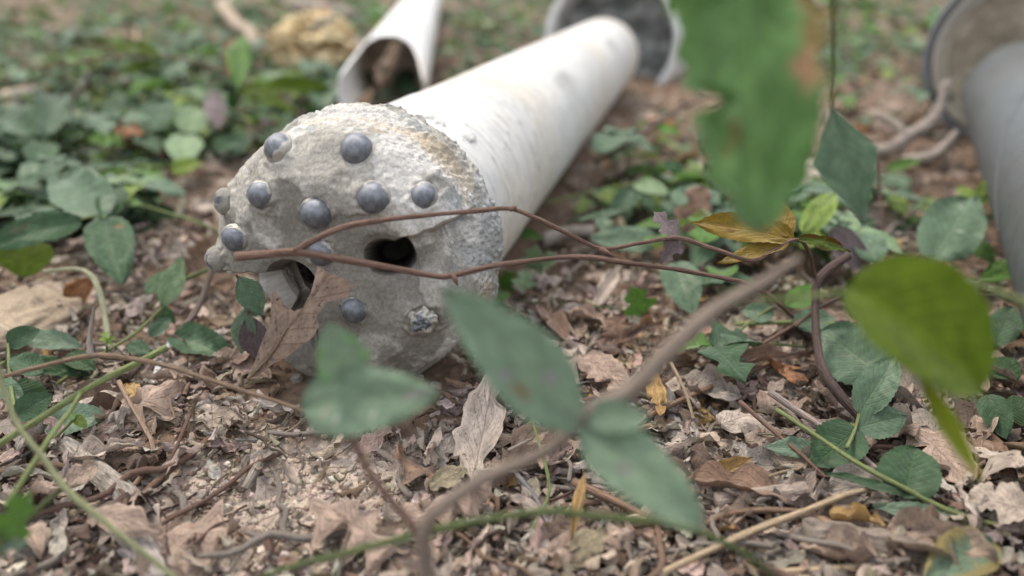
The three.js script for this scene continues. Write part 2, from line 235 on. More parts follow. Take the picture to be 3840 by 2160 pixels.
{
  const prof = []; let acc = 0; for (let i = 0; i < HEAD.length; i++) { if (i) acc += Math.hypot(HEAD[i][0] - HEAD[i - 1][0], HEAD[i][1] - HEAD[i - 1][1]); prof.push([acc, ...HEAD[i]]); }
  const at = u => { const q = u * acc; let i = 1; while (i < prof.length - 1 && prof[i][0] < q) i++; const t = (q - prof[i - 1][0]) / (prof[i][0] - prof[i - 1][0]); return [lerp(prof[i - 1][1], prof[i][1], t), lerp(prof[i - 1][2], prof[i][2], t)]; };
  const g = gridGeo(270, 640, (u, v) => {
    const a = v * Math.PI * 2, [rho, z0] = at(u), [r1, z1] = at(Math.min(1, u + 0.012)), [r0, z2] = at(Math.max(0, u - 0.012));
    let nr = -(z1 - z2), nz = r1 - r0; const nl = Math.hypot(nr, nz) || 1; nr /= nl; nz /= nl;
    const ca = Math.cos(a), sa = Math.sin(a), x = rho * ca, y = rho * sa, front = smooth(0.012, 0.03, z0);
    let d = 0.0010 * fbm(x * 30, y * 30, z0 * 30, 2);
    // crust: caked mud with a ragged outline towards the gauge and the back of the head
    const crustN = fbm(x * 45 + 4, y * 45, z0 * 45 + 2, 4);
    const crust = smooth(-0.22, 0.22, crustN + (rho - 0.049) * 30 + lerp(-0.12, 0.1, smooth(-0.03, 0.03, y)));
    d += crust * (0.0009 + 0.0006 * fbm(x * 60, y * 60, z0 * 60, 2) + (0.00018 + 0.0009 * smooth(0.042, 0.026, z0)) * fbm(x * 420, y * 420, z0 * 420, 2));
    d += smooth(0.014, 0.008, z0) * smooth(-0.004, 0.0, z0) * 0.0014 * (0.8 + fbm(x * 90, y * 90, 5, 3));
    let cut = 0;
    for (const [h, e, b0, D] of slots) {
      const ux = e.x - h.x, uy = e.y - h.y, ul = Math.hypot(ux, uy), cx = ux / ul, cy = uy / ul; let nx = -cy, ny = cx; if (ny < 0) { nx = -nx; ny = -ny; }
      const along = (x - h.x) * cx + (y - h.y) * cy, b = (x - h.x) * nx + (y - h.y) * ny, rag = 0.0016 * fbm(x * 130, y * 130, 1, 2);
      const m = smooth(-0.009, 0.004, along) * (1 - smooth(b0 - 0.0012 + rag, b0 + 0.0012 + rag, b)) * smooth(b0 - (D > 0.01 ? 0.05 : 0.036), b0 - (D > 0.01 ? 0.03 : 0.010), b);
      cut = Math.max(cut, m * D * (D > 0.01 ? Math.max(front, smooth(0.004, 0.012, z0)) : front));
    }
    d -= cut;
    let drop = 0, inHole = 0, sx = 0, sy = 0;   // the bores run inwards at a slant
    for (const [h, rx, ry] of holes) { const q = Math.hypot((x - h.x) / rx, (y - h.y) / ry); drop = Math.max(drop, (1 - smooth(0.9, 1.06, q)) * 0.06 + (1 - smooth(0.95, 1.5, q)) * 0.0022); const f = 1 - smooth(0.9, 1.06, q); inHole = Math.max(inHole, 1 - smooth(0.9, 1.02, q)); sx += f * (0.06 * slant[0] - 0.3 * (x - h.x)); sy += f * (0.06 * slant[1] - 0.3 * (y - h.y)); }
    for (const b of buttons) { const q = Math.hypot(x - b.p.x, y - b.p.y) / b.r; d += front * (0.0006 + 0.0018 * b.mud) * Math.exp(-(((q - 1.05) / 0.28) ** 2)) * (0.6 + N3(x * 300, y * 300, 2)); }
    // colour of what covers the steel: dried mud in patches, bare worn steel, slate-grey clay, a rusty ring
    const patch = smooth(0.0, 0.12, fbm(x * 38 + 9, y * 38 + 1, z0 * 38, 4)), slate = smooth(0.12, 0.2, fbm(x * 50 - 7, y * 50 + 3, z0 * 50, 4) + lerp(-0.12, 0.22, smooth(0.01, 0.05, x - 0.4 * y)));
    let c = mixc(BARE, PALE, clamp(0.25 * patch + crust * (0.65 + 0.35 * patch)));
    c = mixc(c, CREAM, crust * smooth(0.02, 0.16, fbm(x * 28 + 2, y * 28, z0 * 28 + 8, 4)));
    c = mixc(c, SLATE, slate * smooth(0.040, 0.028, z0 + 0.010 * crustN));
    c = mixc(c, RUST, 0.5 * smooth(0.010, 0.004, Math.abs(z0 - 0.017 + 0.004 * crustN)) * smooth(0.0, 0.2, fbm(x * 20, y * 20, z0 * 80 + 4, 3)));
    c = mixc(c, BARE, inHole);
    const rr = rho + nr * d, zz = z0 + nz * d - drop;
    return [rr * ca + sx, rr * sa + sy, zz, (u * acc + 0.001) * ca / 0.03, (u * acc + 0.001) * sa / 0.03, ...c];
  }, true);
  const head = mesh('bit_head', g, MUD, hammer);
  // buttons: carbide domes, each partly plastered with mud
  const CARB = new THREE.MeshStandardMaterial({ color: C(1, 1, 1), vertexColors: true, metalness: 0.5, roughness: 0.3, bumpMap: rep(TEX.mudBump, 0.5), bumpScale: 0.00012 });
  buttons.forEach((b, k) => {
    const bevel = smooth(0.044, 0.05, b.rho), n = V3(b.p.x / b.rho * 0.62 * bevel, b.p.y / b.rho * 0.62 * bevel, 1).normalize();
    const broken = k === 8;
    const geo = gridGeo(26, 40, (u, v) => {
      const th = u * Math.PI * 0.62, a = v * Math.PI * 2; const dx = Math.sin(th) * Math.cos(a), dy = Math.sin(th) * Math.sin(a), dz = Math.cos(th);
      let r = b.r; const cover = 0.8 * fbm(dx * 1.2 + k * 5, dy * 1.2, dz * 1.2 + k, 4) + (u - 0.5) * 2.6 + (b.mud - 0.5) * 2.0, m = smooth(0.02, 0.16, cover);
      r *= 1 + m * (0.05 + 0.08 * b.mud * fbm(dx * 3 + k, dy * 3, dz * 3, 3));
      if (broken) r *= 0.9 + 0.22 * fbm(dx * 2.4, dy * 2.4, dz * 2.4 + 5, 3);
      const ste = mixc([0.215, 0.23, 0.265], [0.14, 0.15, 0.17], smooth(-0.3, 0.5, fbm(dx * 2 + 8, dy * 2, dz * 2, 3)));
      const c = mixc(ste, mixc(PALE, BARE, 0.25 + 0.3 * N3(dx * 4, dy * 4, k)), m * 0.94);
      return [r * dx, r * dy, r * dz * (0.86 + 0.18 * ((k * 7) % 5) / 4), a * 2, u * 3, ...c];
    }, true);
    const o = mesh('button', geo, b.mud > 0.8 ? MUD : CARB, head);
    o.quaternion.setFromUnitVectors(V3(0, 0, 1), n); const lift = b.r * (b.out - 1.05) + 0.0008;
    o.position.set(b.p.x, b.p.y, zFace(b.rho)).addScaledVector(n, lift);
    if (broken) o.userData.label = 'chipped button plastered with pale mud'; else if (b.mud > 0.8) o.userData.label = 'button wholly caked in mud'; else if (b.mud < 0.1) o.userData.label = 'clean dark carbide button';
  });
  // ragged clay squeezed out behind the head, thickest on top and on the side
  const crustGeo = gridGeo(26, 420, (u, v) => {
    const a = v * Math.PI * 2, w = smooth(0.35, 0.85, Math.sin(a)) * (0.45 + 0.55 * smooth(-0.25, 0.25, fbm(Math.cos(a) * 3, Math.sin(a) * 3, 2, 3)));
    const z = 0.001 - u * (0.014 + 0.006 * fbm(Math.cos(a) * 7, Math.sin(a) * 7, 6, 3)), hump = Math.sin(Math.PI * Math.min(1, u * 1.02)) ** 0.7;
    const r = 0.0568 + 0.0008 + w * hump * (0.0088 + 0.0036 * fbm(Math.cos(a) * 13, Math.sin(a) * 13, u * 3, 3)) + 0.0005 * fbm(Math.cos(a) * 50, Math.sin(a) * 50, u * 6, 2);
    const c = mixc([0.30, 0.31, 0.30], [0.52, 0.50, 0.46], smooth(-0.15, 0.2, fbm(Math.cos(a) * 10, Math.sin(a) * 10, u * 4, 3)));
    return [r * Math.cos(a), r * Math.sin(a), z, a * 2, u, ...c];
  }, true);
  mesh('clay_collar', crustGeo, MUD, hammer).userData.label = 'ragged collar of grey clay behind the bit head';
  // barrel: long tube with a thread joint and a rounded far end
  const LEN = 0.955, R0 = 0.0575;
  const bp = [[0.0575, -0.001], [0.0582, -0.02], [0.0582, -0.118], [0.0575, -0.1195], [0.0575, -0.3], [0.0575, -0.6], [R0, -LEN + 0.118], [R0 - 0.0012, -LEN + 0.1165], [R0 - 0.0012, -LEN + 0.114], [R0, -LEN + 0.1125], [R0, -LEN + 0.012], [R0 - 0.003, -LEN + 0.004], [R0 - 0.010, -LEN], [0.03, -LEN - 0.001], [0.001, -LEN - 0.001]];
  const bg = gridGeo(bp.length - 1, 120, (u, v) => { const i = Math.round(u * (bp.length - 1)), a = v * Math.PI * 2; return [bp[i][0] * Math.cos(a), bp[i][0] * Math.sin(a), bp[i][1], v * 1, -bp[i][1] / 0.36]; }, true);
  mesh('barrel', bg, std(C(0.67, 0.66, 0.64), { map: TEX.tube, bumpMap: TEX.tubeBump, bumpScale: 0.0009, roughness: 0.62 }), hammer);
  // thin skin of dried clay on the barrel just behind the head
  const sm = gridGeo(60, 160, (u, v) => {
    const a = -0.4 + v * 2.9, z = -0.008 - u * 0.10, n = fbm(Math.cos(a) * 4 + 1, Math.sin(a) * 4, z * 40, 4) + 0.2 - u * 1.0 - 0.9 * Math.abs(v - 0.5) ** 2 * 2, m = smooth(0, 0.25, n);
    const r = 0.0576 + m * 0.0011 + 0.0002 * m * fbm(Math.cos(a) * 40, Math.sin(a) * 40, z * 500, 3) - (1 - m) * 0.0012 + 0.0007 * smooth(-0.001, -0.02, z);
    return [r * Math.cos(a), r * Math.sin(a), z, a * 2, u * 2.6, ...mixc([0.60, 0.60, 0.58], [0.74, 0.73, 0.70], smooth(-0.1, 0.2, fbm(a * 6, z * 90, 3, 3)))];
  });
  mesh('clay_skin', sm, MUD, hammer);
}

// ---------------------------------------------------------------- pipes
function pipeGroup(name, origin, dir, label, category, group) {   // local z points away along the pipe, y up
  const z = dir.clone().normalize(), x = V3(0, 1, 0).cross(z).normalize(), y = z.clone().cross(x);
  const o = new THREE.Group(); o.name = numbered(name); scene.add(o); o.applyMatrix4(basis(x, y, z, origin));
  return tag(o, label, category, group);
}
function lathe(profile, sides, uvL = 0.3) { let acc = 0; const len = profile.map((p, i) => acc += i ? Math.hypot(p[0] - profile[i - 1][0], p[1] - profile[i - 1][1]) : 0); return gridGeo(profile.length - 1, sides, (u, v) => { const i = Math.round(u * (profile.length - 1)), a = v * Math.PI * 2; return [profile[i][0] * Math.cos(a), profile[i][0] * Math.sin(a), profile[i][1], v, len[i] / uvL]; }, true); }
function mudPlug(r, z, rough, c1, c2, seed) { return gridGeo(40, 80, (u, v) => { const a = v * Math.PI * 2, rr = r * u, x = rr * Math.cos(a), y = rr * Math.sin(a); return [x, y, z + rough * fbm(x * 30 + seed, y * 30, seed, 4) + 0.01 * (1 - u * u), x / 0.06, y / 0.06, ...mixc(c1, c2, smooth(-0.15, 0.25, fbm(x * 22, y * 22, seed + 3, 4)))]; }); }
const ringProfile = (R, t, len) => [[R - t, len], [R - t, 0.004], [R - t + 0.002, 0.0008], [R - t + 0.005, 0], [R - 0.004, 0], [R - 0.001, 0.0012], [R, 0.004], [R, 0.05], [R - 0.002, 0.052], [R - 0.002, len]];
{ // casing standing behind the hammer's far end
  const c = W(2292, 150, 1.36);
  const g = pipeGroup('casing_pipe', c, V3(0.34, -0.16, -1), 'light grey casing pipe packed with dark grey mud behind the hammer barrel', 'casing pipe');
  mesh('wall', lathe(ringProfile(0.120, 0.014, 0.26), 96), std(C(0.80, 0.81, 0.81), { map: TEX.tube, bumpMap: TEX.tubeBump, bumpScale: 0.001, roughness: 0.55, metalness: 0.1 }), g);
  mesh('mud_plug', mudPlug(0.1085, 0.06, 0.022, [0.20, 0.215, 0.21], [0.40, 0.42, 0.41], 3), MUD, g);
}
const HAM2 = V3(0.42402, 0, -0.90565);
{ // grey pipe at the edge with its own casing ring behind
  const far = V3(0.148, 0, 0).addScaledVector(HAM2, 1.0); far.y = slopeAt(far.z) + 0.0575;
  const g = pipeGroup('drill_pipe', far, HAM2.clone().negate(), 'smooth grey drill pipe coming out of the ring packed with tan soil', 'drill pipe');
  const pipeM = std(C(0.12, 0.134, 0.143), { map: rep(TEX.tube, 1, 1), bumpMap: TEX.tubeBump, bumpScale: 0.0006, roughness: 0.5, metalness: 0.15 });
  mesh('barrel', lathe([[0.001, -0.001], [0.045, -0.001], [0.053, 0.001], [0.0566, 0.005], [0.0575, 0.012], [0.0575, 0.1], [0.0575, 0.4], [0.0575, 1.0], [0.055, 1.003], [0.001, 1.003]], 110, 0.36), pipeM, g);
  const spi = []; for (let i = 0; i <= 60; i++) { const t = i / 60, a = 1.2 + t * 2.2; spi.push(V3(0.05755 * Math.cos(a), 0.05755 * Math.sin(a), 0.16 + t * 0.34)); }
  mesh('weld_seam', tube(spi, [0.0007, 0.0007], { sides: 6, seg: 60 }), pipeM, g);
  const ringC = V3(0.148, 0, 0).addScaledVector(HAM2, 1.015); ringC.y = slopeAt(ringC.z) + 0.096; ringC.x -= 0.002;
  const c = pipeGroup('casing_pipe', ringC, V3(0.54, -0.10, -0.83), 'blue-grey casing ring packed with tan soil behind the grey pipe', 'casing pipe');
  mesh('wall', lathe(ringProfile(0.104, 0.008, 0.22), 96), std(C(0.21, 0.225, 0.245), { map: TEX.tube, bumpMap: TEX.tubeBump, bumpScale: 0.001, roughness: 0.5, metalness: 0.15 }), c);
  mesh('inner_ring', lathe([[0.0955, 0.03], [0.0955, 0.006], [0.091, 0.005], [0.087, 0.0055], [0.0865, 0.014], [0.0845, 0.015], [0.082, 0.013], [0.0785, 0.0135], [0.078, 0.03]], 90), std(C(0.50, 0.47, 0.41), { map: TEX.tube, roughness: 0.7 }), c);
  mesh('soil_plug', mudPlug(0.0785, 0.018, 0.006, [0.34, 0.29, 0.215], [0.45, 0.39, 0.30], 8), MUD, c);
}
{ // broken white plastic pipe, end sheared into a tongue on one side
  const d = V3(-0.0732, 0, -1).normalize(), o = V3(-0.0845, 0, 0).addScaledVector(d, 0.95); o.y = slopeAt(o.z) + 0.050;
  const g = pipeGroup('plastic_pipe', o, d, 'broken white plastic pipe with a jagged open end among green leaves', 'plastic pipe');
  const R = 0.0525, t = 0.0042;
  // local x points to the photo's other side of the pipe: angle a from +x through up
  const start = a => { const up = Math.sin(a), side = Math.cos(a) * SIDE; // side > 0 is the photo's other side
    const top = smooth(0.1, 0.75, up), s = side < 0 ? lerp(0.0, 0.16, smooth(0.45, 0.72, up)) : lerp(0.03, 0.16, smooth(0.25, 0.98, up));
    return s + 0.007 * fbm(Math.cos(a) * 3, Math.sin(a) * 3, 4, 3) + 0.004 * fbm(Math.cos(a) * 16, Math.sin(a) * 16, 9, 2); };
  const SIDE = Math.sign(g.matrix.elements[0] || 1);   // which way local x runs in the world
  const L = 2.2, rows = [[R - t, 1], [R - t, 0.6], [R - t, 0.25], [R - t, 0.01], [R - t + 0.0006, 0.0008], [R - t / 2, 0], [R - 0.0006, 0.0008], [R, 0.01], [R, 0.25], [R, 0.6], [R, 1]];
  const geo = gridGeo(rows.length - 1, 160, (u, v) => { const i = Math.round(u * (rows.length - 1)), a = lerp(-0.55, Math.PI + 0.55, v), s = start(a); return [rows[i][0] * Math.cos(a), rows[i][0] * Math.sin(a), lerp(s, L, rows[i][1]), v, rows[i][1] * 5]; });
  mesh('pipe_shell', geo, std(C(0.84, 0.835, 0.83), { map: TEX.tube, roughness: 0.42 }), g);
  const line = []; for (let i = 0; i <= 24; i++) { const a = Math.PI / 2 + SIDE * lerp(0.55, -0.30, i / 24); line.push(V3((R + 0.0001) * Math.cos(a), (R + 0.0001) * Math.sin(a), 0.215)); }
  mesh('score_line', tube(line, [0.0006, 0.0006], { sides: 6, seg: 24, knob: 0 }), std(C(0.42, 0.42, 0.46)), g);
}

// ---------------------------------------------------------------- logs, roots and branches behind
function stick(name, pts, radii, mat, label, category, group, opt) {
  const base = pts[0].clone(), g = tube(pts.map(p => p.clone().sub(base)), radii, opt);
  const m = single(name, g, mat, label, category, group); m.position.copy(base); return m;
}
{
  // broken end of a rotten log: bright splintered wood around dark rotted pits
  const c = G(1185, 265, 0.0); c.y += 0.045;
  const g = thing('rotten_log', c, 'chunk of rotten log with bright yellow splintered wood beside the white pipe', 'log');
  const WOODM = std(C(1, 1, 1), { vertexColors: true, map: TEX.mud, bumpMap: TEX.barkBump, bumpScale: 0.004, roughness: 0.9 });
  const geo = gridGeo(90, 120, (u, v) => { const th = u * Math.PI, a = v * Math.PI * 2, dx = Math.sin(th) * Math.cos(a), dy = Math.cos(th), dz = Math.sin(th) * Math.sin(a); const n = fbm(dx * 2.2, dy * 2.2, dz * 2.2 + 3, 5), pit = smooth(0.1, 0.4, fbm(dx * 3.4 + 5, dy * 3.4, dz * 3.4, 3)); const r = 1 + 0.3 * n - 0.38 * pit; const c = mixc([1.0, 0.82, 0.50], [0.50, 0.29, 0.12], smooth(0.05, 0.45, fbm(dx * 5, dy * 5 + 3, dz * 5, 4) + pit * 0.3)); return [dx * r * 0.078, dy * r * 0.062, dz * r * 0.06, dx * 3, dy * 2, ...c]; }, true);
  mesh('broken_wood', geo, WOODM, g);
  const b0 = W(1165, 125, 1.27).sub(c), b1 = W(1200, 85, 1.26).sub(c), b2 = W(1265, 70, 1.27).sub(c);
  mesh('bark_flake', tube([b0, b1, b2], [0.002, 0.006, 0.003], { sides: 8 }), BARK.grey, g);
  stick('root', [G(862, -60, 0.04), G(858, 20, 0.02), W(850, 50, 1.62), W(880, 92, 1.60), W(925, 108, 1.55), W(958, 175, 1.5)], [0.014, 0.017, 0.016, 0.017, 0.015, 0.013], barkMat(C(0.60, 0.48, 0.37)), 'curved pale brown root bending through the greenery beside the rotten log', 'root', null, { knob: 0.08 });
  stick('fallen_branch', [G(-400, 30, 0.02), G(0, 70, 0.02), G(240, 118, 0.02), G(560, 150, 0.01)], [0.022, 0.02, 0.016, 0.012], barkMat(C(0.36, 0.24, 0.18)), 'thick brown branch lying far back among the leaves', 'branch');
  stick('fallen_branch', [G(1090, 20, 0.05), G(1230, 40, 0.06), G(1330, 60, 0.05)], [0.02, 0.022, 0.018], BARK.grey, 'grey branch lying behind the rotten log', 'branch');
  const fb = thing('forked_branch', G(3000, 660, 0), 'weathered grey forked branch lying beside the grey pipe', 'branch');
  const rel = (p, q) => p.map(v => v.sub(q.position));
  mesh('main_limb', tube(rel([G(2960, 650, 0.0), G(3060, 620, 0.01), G(3174, 590, 0.012), W(3270, 573, 0.80), W(3353, 552, 0.79), W(3402, 512, 0.79), W(3457, 485, 0.80), W(3510, 430, 0.80), W(3553, 304, 0.80)], fb), [0.005, 0.0065, 0.007, 0.007, 0.0065, 0.0075, 0.0065, 0.005, 0.0045], { knob: 0.14, sides: 12 }), BARK.grey, fb);
  mesh('side_limb', tube(rel([W(3400, 508, 0.79), W(3340, 455, 0.80), W(3284, 428, 0.81)], fb), [0.006, 0.004, 0.003]), BARK.grey, fb);
  mesh('side_limb', tube(rel([W(3380, 600, 0.77), W(3491, 590, 0.76), W(3540, 552, 0.76), W(3588, 497, 0.76)], fb), [0.004, 0.006, 0.005, 0.004]), BARK.grey, fb);
  stick('grey_stick', [G(2030, 905, 0.006), G(2110, 880, 0.008), G(2225, 870, 0.008)], [0.0055, 0.006, 0.0055], BARK.grey, 'short grey stick with a sawn end beside the hammer barrel', 'stick');
  stick('grey_stick', [G(2230, 610, 0.03), G(2320, 560, 0.035), G(2560, 400, 0.03), G(2640, 370, 0.03)], [0.002, 0.003, 0.003, 0.002], BARK.dark, 'thin dark stem slanting up behind the hanging green leaf', 'stem');
}

// ---------------------------------------------------------------- leaves placed one by one
const rnd = mulberry(4242);
const CAMDIR = p => EYE.clone().sub(p).normalize();
// base and tip are world points; width is a share of the photo's pixels at the base's distance
function placeLeaf(parent, name, base, tip, widthPx, mat, o = {}) {
  const mid = base.clone().add(tip).multiplyScalar(0.5), depth = mid.clone().sub(EYE).dot(FWD), dir = tip.clone().sub(base), L = dir.length();
  const face = o.face ?? 0.5, hint = V3(0, 1, 0).lerp(CAMDIR(mid), face).add(V3(o.lean || 0, 0, 0)).normalize();
  const bend = o.bend ?? 0.35;
  const geo = leafGeo({ L: L * (Math.abs(bend) > 0.01 ? (bend / 2) / Math.sin(bend / 2) : 1), Wd: widthPx * depth / FPX / 1.0, seed: Math.floor(rnd() * 9999), nu: 40, nv: 8, ...o, bend });
  const m = mesh(name, geo, mat, parent);
  const x = dir.clone().normalize(), turn = new THREE.Matrix4().makeRotationZ(bend / 2);
  const M = orient(base, dir, hint).multiply(turn);
  if (parent !== scene) M.premultiply(new THREE.Matrix4().copy(parent.matrixWorld).invert());
  m.applyMatrix4(M); return m;
}
const at = p => { const g = new THREE.Group(); g.position.copy(p); return g; };
const BR = { out: 'ovate', teeth: 13, depth: 0.12, pleat: 0.012, fold: 0.22, wave: 0.05 };
const BROWNSPOT = [0.95, 0.42, 0.28], TANSPOT = [3.6, 1.05, 2.0], PURPLE = [1.25, 0.72, 1.2], WHITE = [3.2, 2.3, 3.0];
function plant(name, origin, label, category, group) { const g = thing(name, origin, label, category, group); g.updateMatrixWorld(true); return g; }
function stemIn(g, name, pts, radii, mat, opt) { return mesh(name, tube(pts.map(p => p.clone().sub(g.position)), radii, opt), mat, g); }

// --- the out-of-focus bramble stem close to the lens
{
  const s = [W(1602, 2160, 0.205), W(1592, 1975, 0.200), W(1640, 1918, 0.198), W(1800, 1800, 0.195), W(2000, 1715, 0.192), W(2130, 1630, 0.19), W(2190, 1545, 0.19), W(2350, 1475, 0.19), W(2510, 1315, 0.188), W(2690, 1155, 0.186), W(2860, 1060, 0.186), W(3000, 965, 0.188)];
  const root = V3(s[0].x + 0.004, terrain(s[0].x, s[0].z + 0.01) - 0.01, s[0].z + 0.01);
  const g = plant('bramble_shoot', root, 'grey bramble stem with dull green toothed leaflets arching up in front of the bit', 'bramble');
  stemIn(g, 'stem', [root, ...s], [0.0018, 0.0017, 0.0016, 0.0017, 0.0018, 0.0018, 0.0017, 0.0016, 0.0019, 0.0023, 0.0022, 0.0018, 0.0009], BARK.brown === null ? BARK.grey : barkMat(C(0.34, 0.27, 0.22)), { sides: 10, knob: 0.1 });
  placeLeaf(g, 'leaf', W(2180, 1590, 0.189), W(1655, 1080, 0.178), 380, GREEN.dusty, { ...BR, bend: 0.3, face: 0.75, spots: [[0.62, 0.1, 0.05, PURPLE], [0.36, -0.5, 0.06, BROWNSPOT], [0.3, 0.3, 0.05, PURPLE], [0.12, 0.1, 0.06, PURPLE], [0.5, -0.45, 0.04, PURPLE]] }).userData.label = 'leaflet with purple-brown blotches';
  placeLeaf(g, 'leaf', W(2185, 1590, 0.189), W(2640, 1985, 0.176), 330, GREEN.dusty, { ...BR, bend: 0.35, face: 0.7, spots: [[0.4, 0.2, 0.05, PURPLE]] });
  placeLeaf(g, 'leaf', W(2200, 1560, 0.189), W(2440, 1570, 0.183), 170, GREEN.dusty, { ...BR, bend: 0.2, face: 0.8 });
  const rs = [W(1600, 2120, 0.206), W(1560, 1990, 0.207), W(1450, 1860, 0.208), W(1360, 1730, 0.209), W(1320, 1640, 0.21), W(1250, 1560, 0.208)];
  stemIn(g, 'side_stem', rs, [0.0013, 0.0012, 0.0012, 0.0012, 0.001, 0.0006], BARK.red, { sides: 8 });
  placeLeaf(g, 'leaf', W(1130, 1530, 0.208), W(1650, 1475, 0.198), 340, GREEN.dusty, { ...BR, out: 'ovate', bend: 0.2, face: 0.75, spots: [[0.35, -0.35, 0.05, PURPLE], [0.2, 0.3, 0.03, TANSPOT], [0.85, 0, 0.12, PURPLE], [0.3, 0.5, 0.025, WHITE], [0.55, 0.55, 0.025, WHITE]] });
  placeLeaf(g, 'leaf', W(1310, 1420, 0.208), W(1225, 1215, 0.2), 250, GREEN.dusty, { ...BR, bend: 0.3, face: 0.7, edge: [0.75, 1.15, 0.5, 0.85] });
}
{ // mossy trailing stem low in front
  stick('trailing_stem', [W(860, 2230, 0.235), W(1060, 2135, 0.225), W(1300, 2075, 0.218), W(1620, 1990, 0.213), W(1900, 1935, 0.212), W(2060, 1918, 0.212), W(2300, 1945, 0.214), W(2520, 1965, 0.218), W(2800, 2080, 0.225), G(3000, 2300, 0.0)], [0.0007, 0.0009, 0.0010, 0.0012, 0.0011, 0.0012, 0.0010, 0.0009, 0.0008, 0.0007], BARK.moss, 'mossy green trailing stem crossing low in front of the bramble shoot', 'stem', null, { sides: 8 });
}
// --- shrub sprig with broad green leaves at the edge, petioles green
{
  const g = plant('broadleaf_sprig', V3(0.12, terrain(0.12, -0.1), -0.1), 'leafy sprig with a broad glossy green leaf hanging in front of the dark twig', 'shrub');
  stemIn(g, 'stem', [g.position.clone(), W(4100, 2000, 0.2), W(4150, 1500, 0.2), W(4000, 1250, 0.198), W(3830, 1130, 0.195)], [0.0022, 0.002, 0.0018, 0.0016, 0.0014], BARK.green, { sides: 8 });
  stemIn(g, 'petiole', [W(3830, 1130, 0.195), W(3500, 1020, 0.197), W(3240, 1085, 0.198), W(3050, 1110, 0.2), W(2840, 1125, 0.2)], [0.0009, 0.0008, 0.0008, 0.0008, 0.0006], BARK.green, { sides: 8 });
  placeLeaf(g, 'leaf', W(3175, 1070, 0.198), W(3680, 1460, 0.19), 500, leafMat(C(0.165, 0.26, 0.014), { transmission: 0.55, clearcoat: 0, specularIntensity: 0.25 }), { out: 'round', teeth: 18, depth: 0.05, fold: 0.35, bend: 0.7, wave: 0.05, pleat: 0.008, face: 0.35, lean: -0.15 }).userData.label = 'broad glossy green leaf';
  placeLeaf(g, 'leaf', W(3240, 1125, 0.2), W(3440, 1340, 0.2), 120, GREEN.lime, { out: 'lance', fold: 0.5, bend: 0.3, face: 0.6 });  // lime colour stands for light shining through the folded half of the broad leaf
  placeLeaf(g, 'leaf', W(3440, 1400, 0.195), W(3690, 1830, 0.18), 110, leafMat(C(0.34, 0.42, 0.02), { transmission: 0.5, clearcoat: 0, specularIntensity: 0.3 }), { out: 'lance', fold: 0.75, bend: -0.25, face: 0.5, spots: [[0.95, 0, 0.2, [1.5, 0.75, 0.3]]] }).userData.label = 'yellowing narrow leaf seen nearly edge on';
}
// --- cane arching over the view with hanging leaves
{
  const g = plant('overhanging_cane', V3(0.26, terrain(0.26, -0.08), -0.08), 'bramble cane with a large hanging green leaf that has brown scorched spots', 'bramble');
  stemIn(g, 'stem', [g.position.clone(), V3(0.25, 0.16, -0.12), V3(0.2, 0.29, -0.15), W(3150, -420, 0.172), W(2740, -330, 0.17), W(2450, -300, 0.17)], [0.0024, 0.0022, 0.002, 0.0017, 0.0014, 0.0008], BARK.green, { sides: 8 });
  stemIn(g, 'petiole', [W(2740, -330, 0.17), W(2755, -260, 0.17), W(2770, -190, 0.17)], [0.0009, 0.0008, 0.0007], BARK.green);
  placeLeaf(g, 'leaf', W(2790, -190, 0.17), W(2845, 875, 0.166), 520, GREEN.bright === null ? null : leafMat(C(0.16, 0.33, 0.095), { transmission: 0.45, clearcoat: 0.2 }), { out: 'round', teeth: 9, depth: 0.1, bend: 0.2, fold: 0.14, wave: 0.1, pleat: 0.008, bites: 2, face: 0.9, nv: 24, nu: 60, spots: [[0.45, -0.82, 0.10, TANSPOT], [0.30, -1.02, 0.16, [1.5, 0.55, 0.5]], [0.66, 0.35, 0.055, [1.2, 0.6, 0.6]], [0.72, 0.55, 0.04, [1.2, 0.6, 0.6]], [0.84, 0.2, 0.02, WHITE]] }).userData.label = 'large hanging leaf with brown scorched patches';
  placeLeaf(g, 'leaf', W(2760, -260, 0.172), W(2500, 60, 0.168), 330, GREEN.bright, { ...BR, bend: 0.3, face: 0.9 });
  stemIn(g, 'petiole', [W(3150, -420, 0.172), W(3130, -100, 0.2), W(3125, 200, 0.235), W(3120, 400, 0.25)], [0.0009, 0.0008, 0.0007, 0.0005], BARK.green);
  placeLeaf(g, 'leaf', W(3118, 400, 0.25), W(3245, 850, 0.248), 230, GREEN.sage, { out: 'diamond', bend: 0.15, fold: 0.15, face: 0.9 }).userData.label = 'narrow pale green hanging leaf';
}
